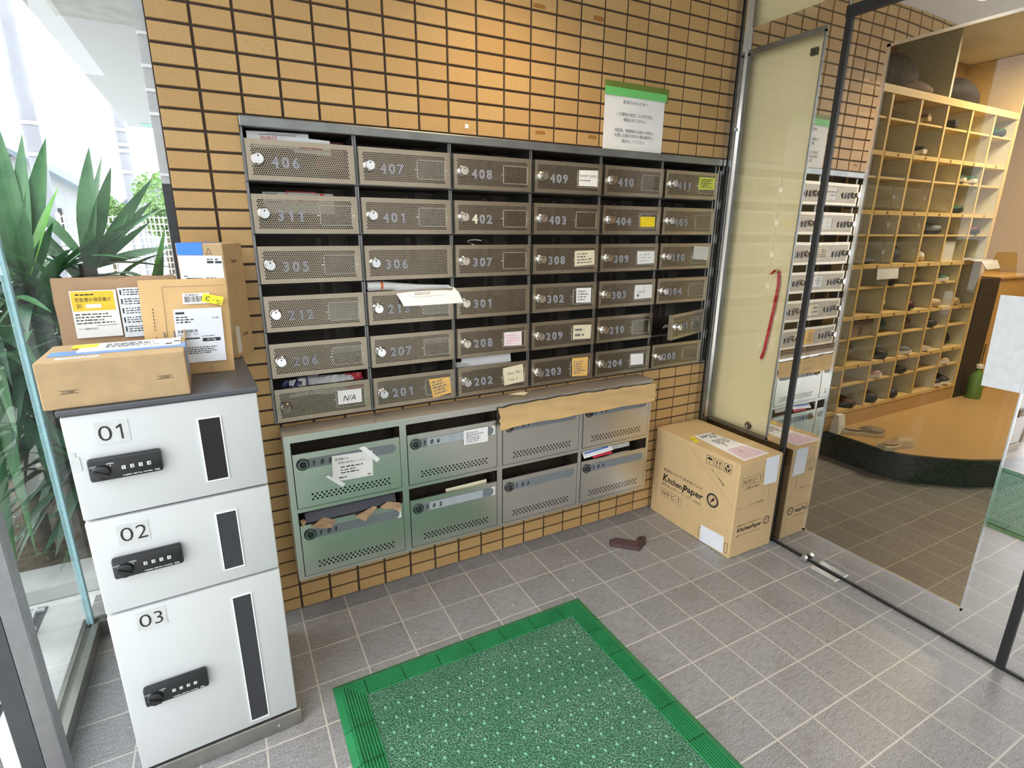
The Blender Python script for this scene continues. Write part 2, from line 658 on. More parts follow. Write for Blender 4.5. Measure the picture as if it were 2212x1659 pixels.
def sheet(mb, o, u, v, w_, h_, bend=0.0, curl=0.0, lift=0.0, nx=6, ny=6, tk=0.0004, mi=0, wob=0.0, seed=1):
    """thin sheet of paper: bowed by bend, the far edge (v = h) curling out by curl"""
    o, u, v = Vector(o), Vector(u).normalized(), Vector(v).normalized()
    n = u.cross(v)
    r = random.Random(seed)
    top, bot = [], []
    for j in range(ny + 1):
        for i in range(nx + 1):
            a, b = i / nx, j / ny
            d = lift + bend * sin(pi * a) + curl * b * b + r.uniform(-wob, wob)
            p = o + u * (a * w_) + v * (b * h_) + n * (d + tk)
            top.append(p)
            bot.append(p - n * tk)
    N = (nx + 1) * (ny + 1)
    fs = []
    for j in range(ny):
        for i in range(nx):
            k = j * (nx + 1) + i
            fs.append((k, k + 1, k + nx + 2, k + nx + 1))
            fs.append((N + k, N + k + nx + 1, N + k + nx + 2, N + k + 1))
    rim = [i for i in range(nx + 1)] + [j * (nx + 1) + nx for j in range(1, ny + 1)] + [ny * (nx + 1) + i for i in range(nx - 1, -1, -1)] + [j * (nx + 1) for j in range(ny - 1, 0, -1)]
    for a, b in zip(rim, rim[1:] + rim[:1]):
        fs.append((a, N + a, N + b, b))
    mb.add(top + bot, fs, mi)
    return mb


def quad_slab(mb, pts, n, tk, mi=0):
    """flat patch with four given corners, tk thick along n"""
    n = Vector(n).normalized()
    a = [Vector(p) for p in pts]
    b = [p + n * tk for p in a]
    k = len(a)
    return mb.add(a + b, [tuple(range(k))[::-1], tuple(range(k, 2 * k))] + [(i, (i + 1) % k, k + (i + 1) % k, k + i) for i in range(k)], mi)


X, Y, Z = Vector((1, 0, 0)), Vector((0, 1, 0)), Vector((0, 0, 1))

# ================================================================ the setting
m = MB()
m.box((-0.46, -4.2, -0.06), (6.0, 0.42, 0.0))
struct('floor', m, FLOOR)
m = MB()
m.box((-9.0, -9.0, -0.08), (-0.46, 24.0, -0.004))
m.box((-0.46, 0.42, -0.08), (0.0, 24.0, -0.004))
m.box((-0.46, -9.0, -0.08), (6.0, -4.2, -0.004))
struct('ground_outside', m, PAVE)

# tiled mailbox wall: every tile bevelled, grout 4 mm back, an opening for the bank of boxes
HX0, HX1, HZ0, HZ1 = 0.187, 2.043, 0.703, 1.591
WX1, WZ1 = 2.05, 2.36
m = MB()
for a, b in (((0, .004, 0), (HX0, .19, WZ1)), ((HX1, .004, 0), (2.075, .19, WZ1)), ((HX0, .004, 0), (HX1, .19, HZ0)), ((HX0, .004, HZ1), (HX1, .19, WZ1))):
    m.box(a, b, 1)
rt = random.Random(4)
for i in range(21):
    for j in range(-1, 47):
        x0, x1 = max(0, .1 * i + .0030), min(WX1, .1 * i + .0970)
        z0, z1 = max(.002, .046 + .05 * j + .0028), min(WZ1, .046 + .05 * j + .0472)
        if x1 - x0 < .004 or z1 - z0 < .004:
            continue
        if z1 > HZ0 and z0 < HZ1:
            if x0 >= HX0 and x1 <= HX1 and z0 >= HZ0 and z1 <= HZ1:
                continue
            if x0 < HX0 < x1:
                x1 = HX0 - .003
            elif x0 < HX1 < x1:
                x0 = HX1 + .002
            elif x0 >= HX1:
                pass
            elif x0 >= HX0:
                if z0 < HZ0:
                    z1 = HZ0 - .002
                elif z1 > HZ1:
                    z0 = HZ1 + .002
                else:
                    continue
        if x1 - x0 < .004 or z1 - z0 < .004:
            continue
        d = rt.uniform(-.0004, .0004)
        e = .0014
        vs = [(x0, .005, z0), (x1, .005, z0), (x1, .005, z1), (x0, .005, z1), (x0 + e, d, z0 + e), (x1 - e, d, z0 + e), (x1 - e, d, z1 - e), (x0 + e, d, z1 - e)]
        m.add(vs, [(4, 5, 6, 7), (0, 1, 5, 4), (1, 2, 6, 5), (2, 3, 7, 6), (3, 0, 4, 7)], 0)
struct('wall_back', m, [TILE, GROUT], fix=False)
# the house the wall belongs to goes on behind it
m = MB()
m.box((0.0, 0.192, 0), (2.075, 9.0, 3.2))
struct('wall_side', m, CONC)
# old adhesive stains and chips on the tiles
for i, (x0, z0, x1, z1, mt, nm) in enumerate([(1.105, 2.004, 1.155, 2.016, 0, 'near the ceiling over the middle of the wall'), (1.348, 2.006, 1.394, 2.020, 0, 'up the wall above the taped notice'),
                                (1.122, 1.622, 1.163, 1.633, 0, 'just above the mailbox frame over box 409'), (1.347, 1.625, 1.388, 1.636, 0, 'just above the mailbox frame beside the notice'), (0.855, 1.618, 0.868, 1.630, 1, '')]):
    k = Ink()
    r = random.Random(i)
    W_, H_ = x1 - x0, z1 - z0
    k.poly([(0, 0), (W_ * .5, -H_ * .1), (W_, r.uniform(0, .2) * H_), (W_ * .97, H_ * .7), (W_ * .8, H_), (W_ * .1, H_ * 1.02), (W_ * .02, H_ * .5)])
    if mt == 0:
        o = k.put('adhesive_stain', plain('brown_adhesive', (0.30, 0.13, 0.025, 1), .6), None, (x0, 0, z0), X, Z, .0007)
        tag(o, 'brown tape residue on a tan tile ' + nm, 'stain', 'tape residue on the tiles')
    else:
        o = k.put('tape_scrap', PAPER, None, (x0, 0, z0), X, Z, .0008)
        tag(o, 'tiny white torn scrap stuck on the tiles above box 408', 'scrap')

m = MB()
m.box((-0.48, -3.3, WZ1), (2.13, 0.19, 2.46))
struct('ceiling', m, CEIL)
m = MB()
m.box((2.13, -3.3, WZ1), (5.7, 0.5, 2.46))
struct('ceiling_hall', m, CEIL)

# glass corner behind the locker and its floor channel
m = MB()
m.box((-.437, -.42, .045), (-.425, .172, 2.36), 0)
struct('window_1', m, [GLASS])
m = MB()
m.box((-.420, .178, .045), (-.030, .190, 2.36), 0)
struct('window_2', m, [GLASS])
m = MB()
m.box((-.438, .172, .045), (-.420, .190, 2.36), 0, .002)
struct('trim_1', m, [GEDGE])
m = MB()
m.box((-.452, -.46, 0), (-.440, .205, .05)); m.box((-.422, -.46, 0), (-.404, .163, .052)); m.box((-.440, -.46, 0), (-.422, .163, .040))
m.box((-.404, .163, 0), (0.0, .176, .052)); m.box((-.440, .192, 0), (0.0, .205, .05)); m.box((-.422, .176, 0), (0.0, .192, .040))
struct('trim_2', m, GALV)
# aluminium end post where the glass meets the tiled wall
m = MB()
m.box((-.030, .165, 0), (-.001, .205, 1.42), 1); m.box((-.030, .165, 1.42), (-.001, .205, 2.36), 0)
for z in (1.44, 1.60, 1.66, 1.72, 1.80):
    m.box((-.032, .160, z), (-.001, .167, z + .008), 2)
struct('trim_3', m, [ALU, ALUD, CHROME])
# stainless post of the entrance and the sash beside it
m = MB()
m.box((-.402, -.455, 0), (-.366, -.415, 2.36), 0, .003)
m.box((-.440, -.455, 0), (-.402, -.425, 2.36), 1)
struct('trim_4', m, [plain('grey_post_steel', (.20, .20, .205, 1), .3, .5), ALUD])
m = MB()
m.box((-.530, -.40, 0), (-.515, -.36, 2.36), 0); m.box((-.515, -.395, 0), (-.505, -.365, 2.36), 1)
struct('trim_5', m, [SEALGAP, ALU])

# ---- glass front on the way into the hall: mirror film with clear windows in it
GX = 2.08


def pane(name, y0, y1, z0, z1, wins, parent, clear=None):
    """film everywhere but in the windows; beads round each window"""
    mb = MB()
    ys = sorted({y0, y1} | {q for w_ in wins for q in w_[:2]})
    zs = sorted({z0, z1} | {q for w_ in wins for q in w_[2:]})
    for ya, yb in zip(ys, ys[1:]):
        for za, zb in zip(zs, zs[1:]):
            cy_, cz_ = (ya + yb) / 2, (za + zb) / 2
            clr = any(w_[0] < cy_ < w_[1] and w_[2] < cz_ < w_[3] for w_ in wins)
            mb.quad((GX - .004, ya, za), (GX - .004, ya, zb), (GX - .004, yb, zb), (GX - .004, yb, za), 1 if clr else 0)
            mb.quad((GX + .004, ya, za), (GX + .004, ya, zb), (GX + .004, yb, zb), (GX + .004, yb, za), 2)
    for a, b in (((GX - .004, y0, z0), (GX + .004, y0, z1)), ((GX - .004, y1, z0), (GX + .004, y1, z1))):
        mb.quad(a, (b[0], a[1], a[2]), b, (a[0], b[1], b[2]), 3)
    o = mb.build(name, [MIRF, clear or DGLASS, BACKG, GEDGE], parent, fix=False)
    return o


BACKG = clear_only('glass_back', (.97, .97, .96, 1))
SIDEG = glass('side_clear_glass', (0.93, 0.92, 0.89, 1), 1.8)
door1 = tag(thing('door_1', None, None, (0, 0, 0)), kind='structure')
win3 = tag(thing('window_3', None, None, (0, 0, 0)), kind='structure')
SW = (-.385, -.058, .436, 1.985)
pane('side_pane', -.454, -.022, .006, 2.36, [SW, (-.36, -.06, 2.075, 2.36)], win3, SIDEG)
DW = (-1.162, -.606, .122, 1.880)
pane('door_leaf', -1.275, -.474, .010, 1.998, [DW], door1)
pane('transom_pane', -2.40, -.474, 2.032, 2.36, [], win3)
pane('far_leaf', -2.40, -1.297, .010, 1.998, [(-2.28, -1.41, .122, 1.880)], door1)


def bead(w_, parent, t=.010, mats=CHROME, name='window_bead', thick_top=0):
    y0, y1, z0, z1 = w_
    mb = MB()
    x0, x1 = GX - .009, GX - .0035
    mb.box((x0, y1 - t, z0), (x1, y1, z1)); mb.box((x0, y0, z0), (x1, y0 + t * .4, z1))
    mb.box((x0, y0, z0 - t * .3), (x1, y1, z0 + t * .8)); mb.box((x0, y0, z1 - t * .8), (x1, y1, z1 + thick_top))
    return mb.build(name, mats, parent)


bead(SW, win3, .011, STEELD, 'window_bead', .012)
bead(DW, door1, .011, CHROME)
m = MB()
m.box((GX - .012, -.474, 0), (GX + .012, -.454, 2.0)); m.box((GX - .012, -1.297, 0), (GX + .012, -1.275, 2.0))
m.box((GX - .014, -2.4, 1.998), (GX + .014, -.452, 2.032)); m.box((GX - .009, -2.4, 0), (GX + .02, -.46, .010))
m.build('black_seal_gap', SEALGAP, door1)
m = MB()
m.box((2.046, -.030, 0), (2.074, .0, 2.36), 0); m.box((2.060, -.040, 0), (2.074, -.030, 2.36), 1); m.box((2.052, -.046, 0), (2.088, -.040, 2.36), 0)
m.box((2.050, -.050, 1.70), (2.078, -.046, 1.712), 2)
struct('trim_6', m, [STEELP, ALUD, CHROME])
g = thing('door_floor_guide', 'small shiny metal guide plate on the floor under the glass door', 'floor guide', (GX - .012, -.70, 0))
m = MB(); m.box((-.036, -.09, 0), (-.003, .015, .004), 0, .001); m.build('guide_plate', CHROME, g)
m = MB(); m.lathe([(0, .0), (.011, .0), (.013, .004), (.013, .012), (.006, .016), (0, .016)], 16, 'x', (-.020, .055, .014)); m.build('guide_roller', CHROME, g, True)

# ---- hall behind the glass
m = MB()
STEP = [(3.175, .40), (3.175, -.30), (3.20, -.39), (3.25, -.455), (3.33, -.53), (3.45, -.62), (3.58, -.685), (3.75, -.73), (4.1, -.76), (5.6, -.78), (5.6, .40)]
m.prism(STEP, 'z', 0, .150, 0)
m.prism([(x + (.012 if x < 5 else 0), y + (.012 if y < 0 else 0)) for x, y in STEP], 'z', .150, .153, 1)
struct('floor_hall', m, [GRAN, HFLOOR])
m = MB(); m.box((2.10, .40, 0), (5.7, .50, 2.36)); struct('wall_hall_back', m, OCHRE)
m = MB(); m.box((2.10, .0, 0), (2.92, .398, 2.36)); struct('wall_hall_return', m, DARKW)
m = MB(); m.box((5.6, -3.0, 0), (5.7, .40, 2.36)); struct('wall_hall_end', m, OCHRE)
m = MB(); m.box((2.10, -3.1, 0), (5.7, -3.0, 2.36)); struct('wall_hall_front', m, OCHRE)  # unseen wall added to close the hall and keep it dim

# ---- outside, seen through the corner glass
m = MB()
m.box((-6.0, .46, 0), (-.01, .62, .052))
struct('curb', m, CONC)
m = MB()
m.box((-6.0, .62, 0), (-.01, 3.2, .045))
struct('planting_bed', m, SOIL)
m = MB()
m.box((-.76, 2.85, 2.60), (2.1, 7.72, 3.0), 0); m.box((-.60, 2.35, 2.53), (2.1, 2.85, 3.0), 1)
m.box((-.60, 7.30, 2.594), (-.40, 7.60, 2.605), 2)
struct('soffit', m, [PLAS, CONC, GEDGE])
m = MB()
m.box((-9, -8.6, 0), (7, -8.4, 3.4)); struct('wall_sky_block', m, plain('sky_block_grey', (.30, .29, .28, 1), .8))  # unseen wall added to keep bright sky out of the steel reflections

g = thing('drain_grating', 'grey steel bar grating set in the paving outside the corner glass', 'grating', (-.60, -.60, -.003))
m = MB()
for k in range(18):
    m.box((-.54 + k * .030, 0, .002), (-.533 + k * .030, 1.02, .016))
m.build('bearing_bars', plain('bright_grating_bar', (.62, .63, .63, 1), .5), g)
m = MB()
for k in range(10):
    m.box((-.545, .02 + k * .108, .008), (.0, .027 + k * .108, .018))
m.build('cross_rods', plain('bright_grating_bar', (.62, .63, .63, 1), .5), g)
m = MB(); m.box((-.56, -.01, .001), (.0, 1.03, .003)); m.build('pit_shade_sheet', plain('pit_shade', (.035, .037, .04, 1), .8), g)  # dark sheet painting the shaded recess below the bars


def blade(mb, base, tip, wd, side=None, sag=.0, fold=.25, n=9, mi=0, tw=0.0):
    """one sword leaf from base to tip, folded along its midrib"""
    b, t = Vector(base), Vector(tip)
    d = t - b
    L = d.length
    up = Vector((0, 0, 1))
    s_ = side or d.cross(up)
    s_ = Vector(s_)
    if s_.length < 1e-4:
        s_ = Vector((1, 0, 0))
    s_ = (s_ - d * (s_.dot(d) / d.dot(d))).normalized()
    nn = s_.cross(d).normalized()
    rows = []
    for k in range(n + 1):
        a = k / n
        p = b + d * a + Vector((0, 0, 1)) * sag * L * sin(pi * a) * .9
        ww = wd * .5 * (0.55 + 0.45 * min(1, a / .35)) * (1 - max(0, (a - .42) / .58) ** 1.6) + .0006
        ss = s_ * cos(tw * a) + nn * sin(tw * a)
        n2 = nn * cos(tw * a) - s_ * sin(tw * a)
        rows.append((p - ss * ww + n2 * ww * fold, p, p + ss * ww + n2 * ww * fold))
    vs, fs = [], []
    for r_ in rows:
        vs += r_
    for k in range(n):
        i = 3 * k
        fs += [(i, i + 1, i + 4, i + 3), (i + 1, i + 2, i + 5, i + 4)]
    mb.add(vs, fs, mi)


def yucca(label, x, y, head, tips, seed, nrand, reach=.55, stem_r=.035, low=0.4, wd=.055, mats=None, inner=()):
    """head: height of the growing point; tips: leaf tips read off the photo"""
    r = random.Random(seed)
    nrand = int(nrand * 1.7)
    g_ = thing('yucca_plant', label, 'yucca', (x, y, .045), 0, 'yucca plants outside the corner glass')
    st = MB()
    st.tube([(0, 0, 0), (.01, .01, (head - .045) * .5), (0, 0, head - .045)], [stem_r * 1.2, stem_r, stem_r * .8], 10)
    st.build('stem', BARK, g_, True)
    lf = MB()
    o = Vector((0, 0, head - .045))
    for t in tips:
        tv = Vector((t[0] - x, t[1] - y, t[2] - .045))
        d = (tv - o)
        b0 = o + d.normalized() * .02 - Vector((0, 0, .04)) * r.random()
        blade(lf, b0, tv, (t[3] if len(t) > 3 else wd) * .84, (r.uniform(.6, 1), r.uniform(-.5, .5), 0), t[4] if len(t) > 4 else .03, .28, 9, t[5] if len(t) > 5 else 0, r.uniform(-.3, .3))
    for k in range(nrand):
        a = r.uniform(0, 2 * pi)
        el = r.uniform(-.9, .75)
        L = reach * r.uniform(.7, 1.05)
        b0 = o - Vector((0, 0, r.uniform(0, low)))
        d = Vector((cos(a) * cos(el), sin(a) * cos(el), sin(el)))
        tv = b0 + d * L
        if tv.z < .02:
            tv.z = .02 + r.random() * .05
        if tv.x + x > -.04:
            tv.x = -.04 - x - .05 * r.random()
        if tv.y + y < .28:
            tv.y = .28 - y + .06 * r.random()
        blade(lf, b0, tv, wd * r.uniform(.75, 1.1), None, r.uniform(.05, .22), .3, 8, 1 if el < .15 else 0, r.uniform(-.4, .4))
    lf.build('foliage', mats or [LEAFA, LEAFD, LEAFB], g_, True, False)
    return g_


yucca('tall yucca with upright sword leaves, the one nearest the fence', -.36, .86, 1.16,
      [(-.274, .80, 1.575, .075), (-.245, .84, 1.552, .06), (-.222, .82, 1.512, .07), (-.095, .80, 1.478, .055), (-.19, .78, 1.345, .05), (-.122, .75, 1.318, .045), (-.115, .92, 1.40, .05), (-.30, .70, 1.30, .06), (-.06, .9, 1.22, .05)], 3, 34, .5)
yucca('big yucca clump with broad fanned leaves standing against the sky', -.54, .80, 1.12,
      [(-.515, .80, 1.635, .075), (-.455, .80, 1.605, .08), (-.425, .82, 1.53, .06), (-.392, .80, 1.597, .075), (-.60, .85, 1.55, .08), (-.416, .76, 1.312, .05), (-.37, .72, 1.432, .05, .04, 2), (-.68, .8, 1.6, .08), (-.74, .75, 1.42, .08), (-.47, .70, 1.36, .06)], 5, 40, .55)
yucca('yucca with long leaves hanging down to the bed beside the entrance post', -.66, .70, .98,
      [(-.70, .44, .16, .09, .22), (-.66, .46, .17, .085, .25), (-.60, .45, .20, .06, .2), (-.56, .42, .62, .05, .1), (-.80, .5, .3, .08, .2), (-.50, .42, 1.36, .055, .05, 2), (-.47, .45, .86, .06, .15)], 8, 40, .5)
yucca('bushy yucca low behind the parcels', -.22, .98, .86, [(-.10, .80, 1.20, .055), (-.16, .72, 1.02, .05), (-.08, .8, 1.30, .04, .03, 2)], 11, 44, .46)
yucca('low yucca filling the bed between the curb and the stems', -.44, .84, .52, [], 14, 46, .5, .03, .3)
yucca('dark yucca at the back of the planting bed', -.85, 1.35, 1.0, [], 17, 54, .62)

g = thing('plastic_bag', 'crumpled silvery plastic sheet lying among the yucca leaves', 'plastic sheet', (-.20, 1.25, .045))
m = MB()
r = random.Random(2)
rings = []
for k in range(8):
    z_ = k / 7 * 1.02
    rings.append([((.05 + .03 * sin(k * 2.1) + r.uniform(-.02, .02)) * cos(2 * pi * i / 9) * (1.4 if k > 4 else .8), (.05 + r.uniform(-.02, .02)) * sin(2 * pi * i / 9), z_ + r.uniform(-.02, .02)) for i in range(9)])
m.rings(rings)
m.build('bag_film', PLASTIC, g)
# litter on the soil
m = MB()
r = random.Random(6)
for k in range(260):
    x_, y_ = r.uniform(-1.1, -.05), r.uniform(.64, 1.5)
    a = r.uniform(0, 6.28)
    s_ = r.uniform(.008, .022)
    m.add([(x_ - s_ * cos(a), y_ - s_ * sin(a), .047), (x_ + s_ * .3 * sin(a), y_ - s_ * .3 * cos(a), .052 + r.random() * .006), (x_ + s_ * cos(a), y_ + s_ * sin(a), .048), (x_ - s_ * .3 * sin(a), y_ + s_ * .3 * cos(a), .050)], [(0, 1, 2, 3)], r.choice((0, 0, 1)))
tag(m.build('leaf_litter', [HEDGE, BARK], None), 'small green and brown leaf litter on the soil of the planting bed', 'leaf litter', None, 'stuff')

for nm, lab, x_, y_, z1, rad, bands in (('utility_pole', 'thick pale utility pole rising past the edge of the soffit', -3.48, 16, 8.5, .17, (2.9, 3.6)), ('utility_pole', 'slimmer distant utility pole ringed with steel bands', -1.69, 16, 4.45, .13, (2.6, 3.1, 3.25, 3.6))):
    g = thing(nm, lab, 'utility pole', (x_, y_, -.004), 0, 'utility poles along the street')
    m = MB(); m.tube([(0, 0, 0), (0, 0, z1)], [rad * 1.1, rad * .8], 16); m.build('shaft', POLE, g, True)
    for b_ in bands:
        m = MB(); m.lathe([(rad * 1.12, b_), (rad * 1.18, b_ + .02), (rad * 1.18, b_ + .06), (rad * 1.12, b_ + .08)], 16); m.build('band', ALU, g, True)


def house(label, x0, x1, y0, y1, h, rh):
    g_ = thing('house', label, 'house', ((x0 + x1) / 2, (y0 + y1) / 2, -.004), 0, 'houses across the street')
    a, b, d = (x1 - x0) / 2, (y1 - y0) / 2, h
    m_ = MB(); m_.box((-a, -b, 0), (a, b, d)); m_.prism([(-a, d), (a, d), (0, d + rh)], 'y', -b, b); m_.build('walls', HOUSE, g_)
    m_ = MB()
    m_.prism([(-a - .3, d - .2), (0, d + rh + .02), (0, d + rh + .16), (-a - .3, d - .06)], 'y', -b - .3, b + .3)
    m_.prism([(a + .3, d - .2), (0, d + rh + .02), (0, d + rh + .16), (a + .3, d - .06)], 'y', -b - .3, b + .3)
    m_.build('roof', ROOF, g_)
    m_ = MB(); m_.box((-a * .45, -b - .03, d * .55), (-a * .05, -b, d * .85)); m_.build('window', SLOTG, g_)
    m_ = MB(); m_.box((a * .2, -b - .03, d * .5), (a * .6, -b, d * .8)); m_.build('window', SLOTG, g_)


house('white house with a grey gable roof behind the thick pole', -5.6, -3.0, 17.6, 22, 2.2, .85)
house('farther pale house with a grey roof between the two poles', -2.75, -.6, 23.2, 27, 1.95, .85)

g = thing('lattice_fence', 'white lattice mesh fence standing beyond the yuccas', 'fence', (-1.6, 7, -.004))
m = MB()
for k in range(32):
    m.box((k * .05, -.004, .55), (k * .05 + .014, .004, 1.44))
m.build('upright_bars', WHITEP, g)
m = MB()
for k in range(11):
    m.box((0, -.007, .58 + k * .083), (1.57, -.003, .594 + k * .083))
m.build('cross_bars', WHITEP, g)
for x_ in (0, .78, 1.55):
    m = MB(); m.box((x_ - .02, .005, 0), (x_ + .02, .045, 1.46)); m.build('post', WHITEP, g)


def shrub(label, x_, y_, rad, h, seed):
    r_ = random.Random(seed)
    g_ = thing('round_shrub', label, 'shrub', (x_, y_, -.004), 0, 'shrubs beyond the fence')
    m_ = MB(); m_.tube([(0, 0, 0), (0, 0, h * .6)], .04, 8); m_.build('stem', BARK, g_)
    m_ = MB()
    for k in range(900):
        d = Vector((r_.gauss(0, 1), r_.gauss(0, 1), r_.gauss(0, 1))).normalized() * rad * r_.uniform(.55, 1.0)
        p = Vector((d.x, d.y, h - rad * .9 + d.z * .9))
        a, b_ = Vector((r_.gauss(0, 1), r_.gauss(0, 1), r_.gauss(0, 1))).normalized() * .05, Vector((r_.gauss(0, 1), r_.gauss(0, 1), r_.gauss(0, 1))).normalized() * .035
        m_.add([p - a, p + b_, p + a, p - b_], [(0, 1, 2, 3)])
    m_.build('foliage', HEDGE, g_, False, False)


shrub('bright green round shrub above the lattice fence', -1.45, 9.5, .32, 1.78, 1)
shrub('loose green tree crown behind the banded pole', -.85, 13, .55, 2.5, 2)
shrub('pale green bush by the end of the lattice fence', -.62, 9.0, .30, 1.66, 3)

# ================================================================ bank of 36 steel mailboxes
PX, PZ, DW_, DH = .307, .1442, .293, .1075
NAMES = [['406', '407', '408', '409', '410', '411'], ['311', '401', '402', '403', '404', '405'], ['305', '306', '307', '308', '309', '310'],
         ['212', '213', '301', '302', '303', '304'], ['206', '207', '208', '209', '210', '211'], ['', '201', '202', '203', '204', '205']]


def perforate(mb, x0, x1, z0, z1, hx0, hz0, ncol, nrow, p, rh, r, y, mi=0, stag=True):
    """plate x0..x1, z0..z1 at depth y with rows of real hexagonal holes"""
    mb.quad((x0, y, z0), (x1, y, z0), (x1, y, hz0), (x0, y, hz0), mi)
    zt = hz0 + nrow * rh
    mb.quad((x0, y, zt), (x1, y, zt), (x1, y, z1), (x0, y, z1), mi)
    for j in range(nrow):
        za, zb = hz0 + j * rh, hz0 + (j + 1) * rh
        off = p * .5 if (j % 2 and stag) else 0
        xs = hx0 + off
        n = ncol - (1 if off else 0)
        mb.quad((x0, y, za), (xs, y, za), (xs, y, zb), (x0, y, zb), mi)
        xe = xs + n * p
        mb.quad((xe, y, za), (x1, y, za), (x1, y, zb), (xe, y, zb), mi)
        zc = (za + zb) / 2
        o = len(mb.v)
        for i in range(n + 1):
            xx = xs + i * p
            mb.v += [(xx, y, za), (xx, y, zc), (xx, y, zb)]
        for i in range(n):
            cx_ = xs + (i + .5) * p
            h = len(mb.v)
            for k in range(6):
                a = pi / 3 * k
                mb.v.append((cx_ + r * cos(a), y, zc + r * sin(a)))
            L, R_ = o + 3 * i, o + 3 * i + 3
            # outer ring matching hex angles 0,60,120,180,240,300
            out = [R_ + 1, R_ + 2, L + 2, L + 1, L + 0, R_ + 0]
            for k in range(6):
                k2 = (k + 1) % 6
                mb.f.append((h + k, out[k], out[k2], h + k2))
                mb.mi.append(mi)


# shared door leaf (origin: lower hinge-less corner on the frame plane y = -0.02)
def door_leaf_mesh():
    mb = MB()
    perforate(mb, 0, DW_, 0, DH, .0115, .0125, 45, 16, .0059, .0051, .0023, 0)
    t = .0165
    mb.box((0, 0.0004, 0), (.0012, t, DH)); mb.box((DW_ - .0012, 0.0004, 0), (DW_, t, DH))
    mb.box((.0012, 0.0004, DH - .0012), (DW_ - .0012, t, DH)); mb.box((.0012, 0.0004, 0), (DW_ - .0012, t, .0012))
    return mb


def knob_mb():
    mb = MB()
    mb.lathe([(0, .006), (.0150, .006), (.0178, 0), (.0178, -.003), (.0150, -.007), (.0128, -.009), (.0128, -.019), (.0140, -.0195), (.0140, -.024), (.0132, -.0255), (0, -.0255)], 26, 'y')
    mb.box((-.0016, -.0264, .005), (.0016, -.0254, .0100), 1)
    return mb


def number_geo(mb, s, x, z, h, pitch, depth=.0042, mi=0):
    for k, ch in enumerate(s):
        vs, fs = text_geo(ch, 0, .032)
        x0 = min(v[0] for v in vs); x1 = max(v[0] for v in vs); y0 = min(v[1] for v in vs); y1 = max(v[1] for v in vs)
        sc = h / (y1 - y0)
        cx_ = x + k * pitch
        fr = [(cx_ + (v[0] - (x0 + x1) / 2) * sc, -depth, z + (v[1] - y0) * sc) for v in vs]
        mb.add(fr, fs, mi)
        # sides
        ed = {}
        for f in fs:
            for a, b in zip(f, f[1:] + f[:1]):
                ed[(a, b)] = ed.get((a, b), 0) + 1
        rim = [(a, b) for (a, b) in ed if (b, a) not in ed]
        bk = [(v[0], -.0002, v[2]) for v in fr]
        n = len(fr)
        mb.add(fr + bk, [(b, a, a + n, b + n) for a, b in rim], mi)


body_mb = MB()
y1 = .168
body_mb.box((-.0058, 0, -.002), (-.0008, y1, .1395), 1); body_mb.box((.2945, 0, -.002), (.2995, y1, .1395), 1)
body_mb.box((-.0008, 0, -.002), (.2945, y1, -.0005), 0); body_mb.box((-.0008, 0, .1385), (.2945, y1, .1395), 0)
body_mb.box((-.0008, y1 - .002, -.0005), (.2945, y1, .1385), 0)
body_mb.box((-.0008, -.0005, -.002), (.2945, .0, .0), 1)
body_mb.box((.19, y1 - .0045, .045), (.197, y1 - .002, .128), 2); body_mb.box((.199, y1 - .0045, .045), (.206, y1 - .002, .128), 2)
body_mb.box((.232, y1 - .004, .05), (.2945, y1 - .002, .1385), 2)

hold_mb = MB()
hx0, hx1, hz0_, hz1_ = .181, .276, .023, .081
for a, b in (((hx0, -.0016, hz0_), (hx0 + .0022, 0, hz1_)), ((hx1 - .0022, -.0016, hz0_), (hx1, 0, hz1_)), ((hx0, -.0016, hz0_), (hx1, 0, hz0_ + .0016)), ((hx0, -.0016, hz1_ - .0016), (hx1, 0, hz1_))):
    hold_mb.box(a, b, 0)
hold_mb.box((hx0 + .0022, -.0010, hz0_ + .0016), (hx1 - .0022, -.0007, hz1_ - .0016), 1)
for x_ in (hx0 - .0045, hx1 + .0045):
    hold_mb.lathe([(0, 0), (.0024, 0), (.0018, -.002), (0, -.0022)], 8, 'y', (x_, 0, .052), 2)
HOLDP = plain('holder_plastic', (.40, .38, .33, 1), .2, var=.1)
HOLDC = glass('holder_window', (.96, .96, .95, 1), 1.2)

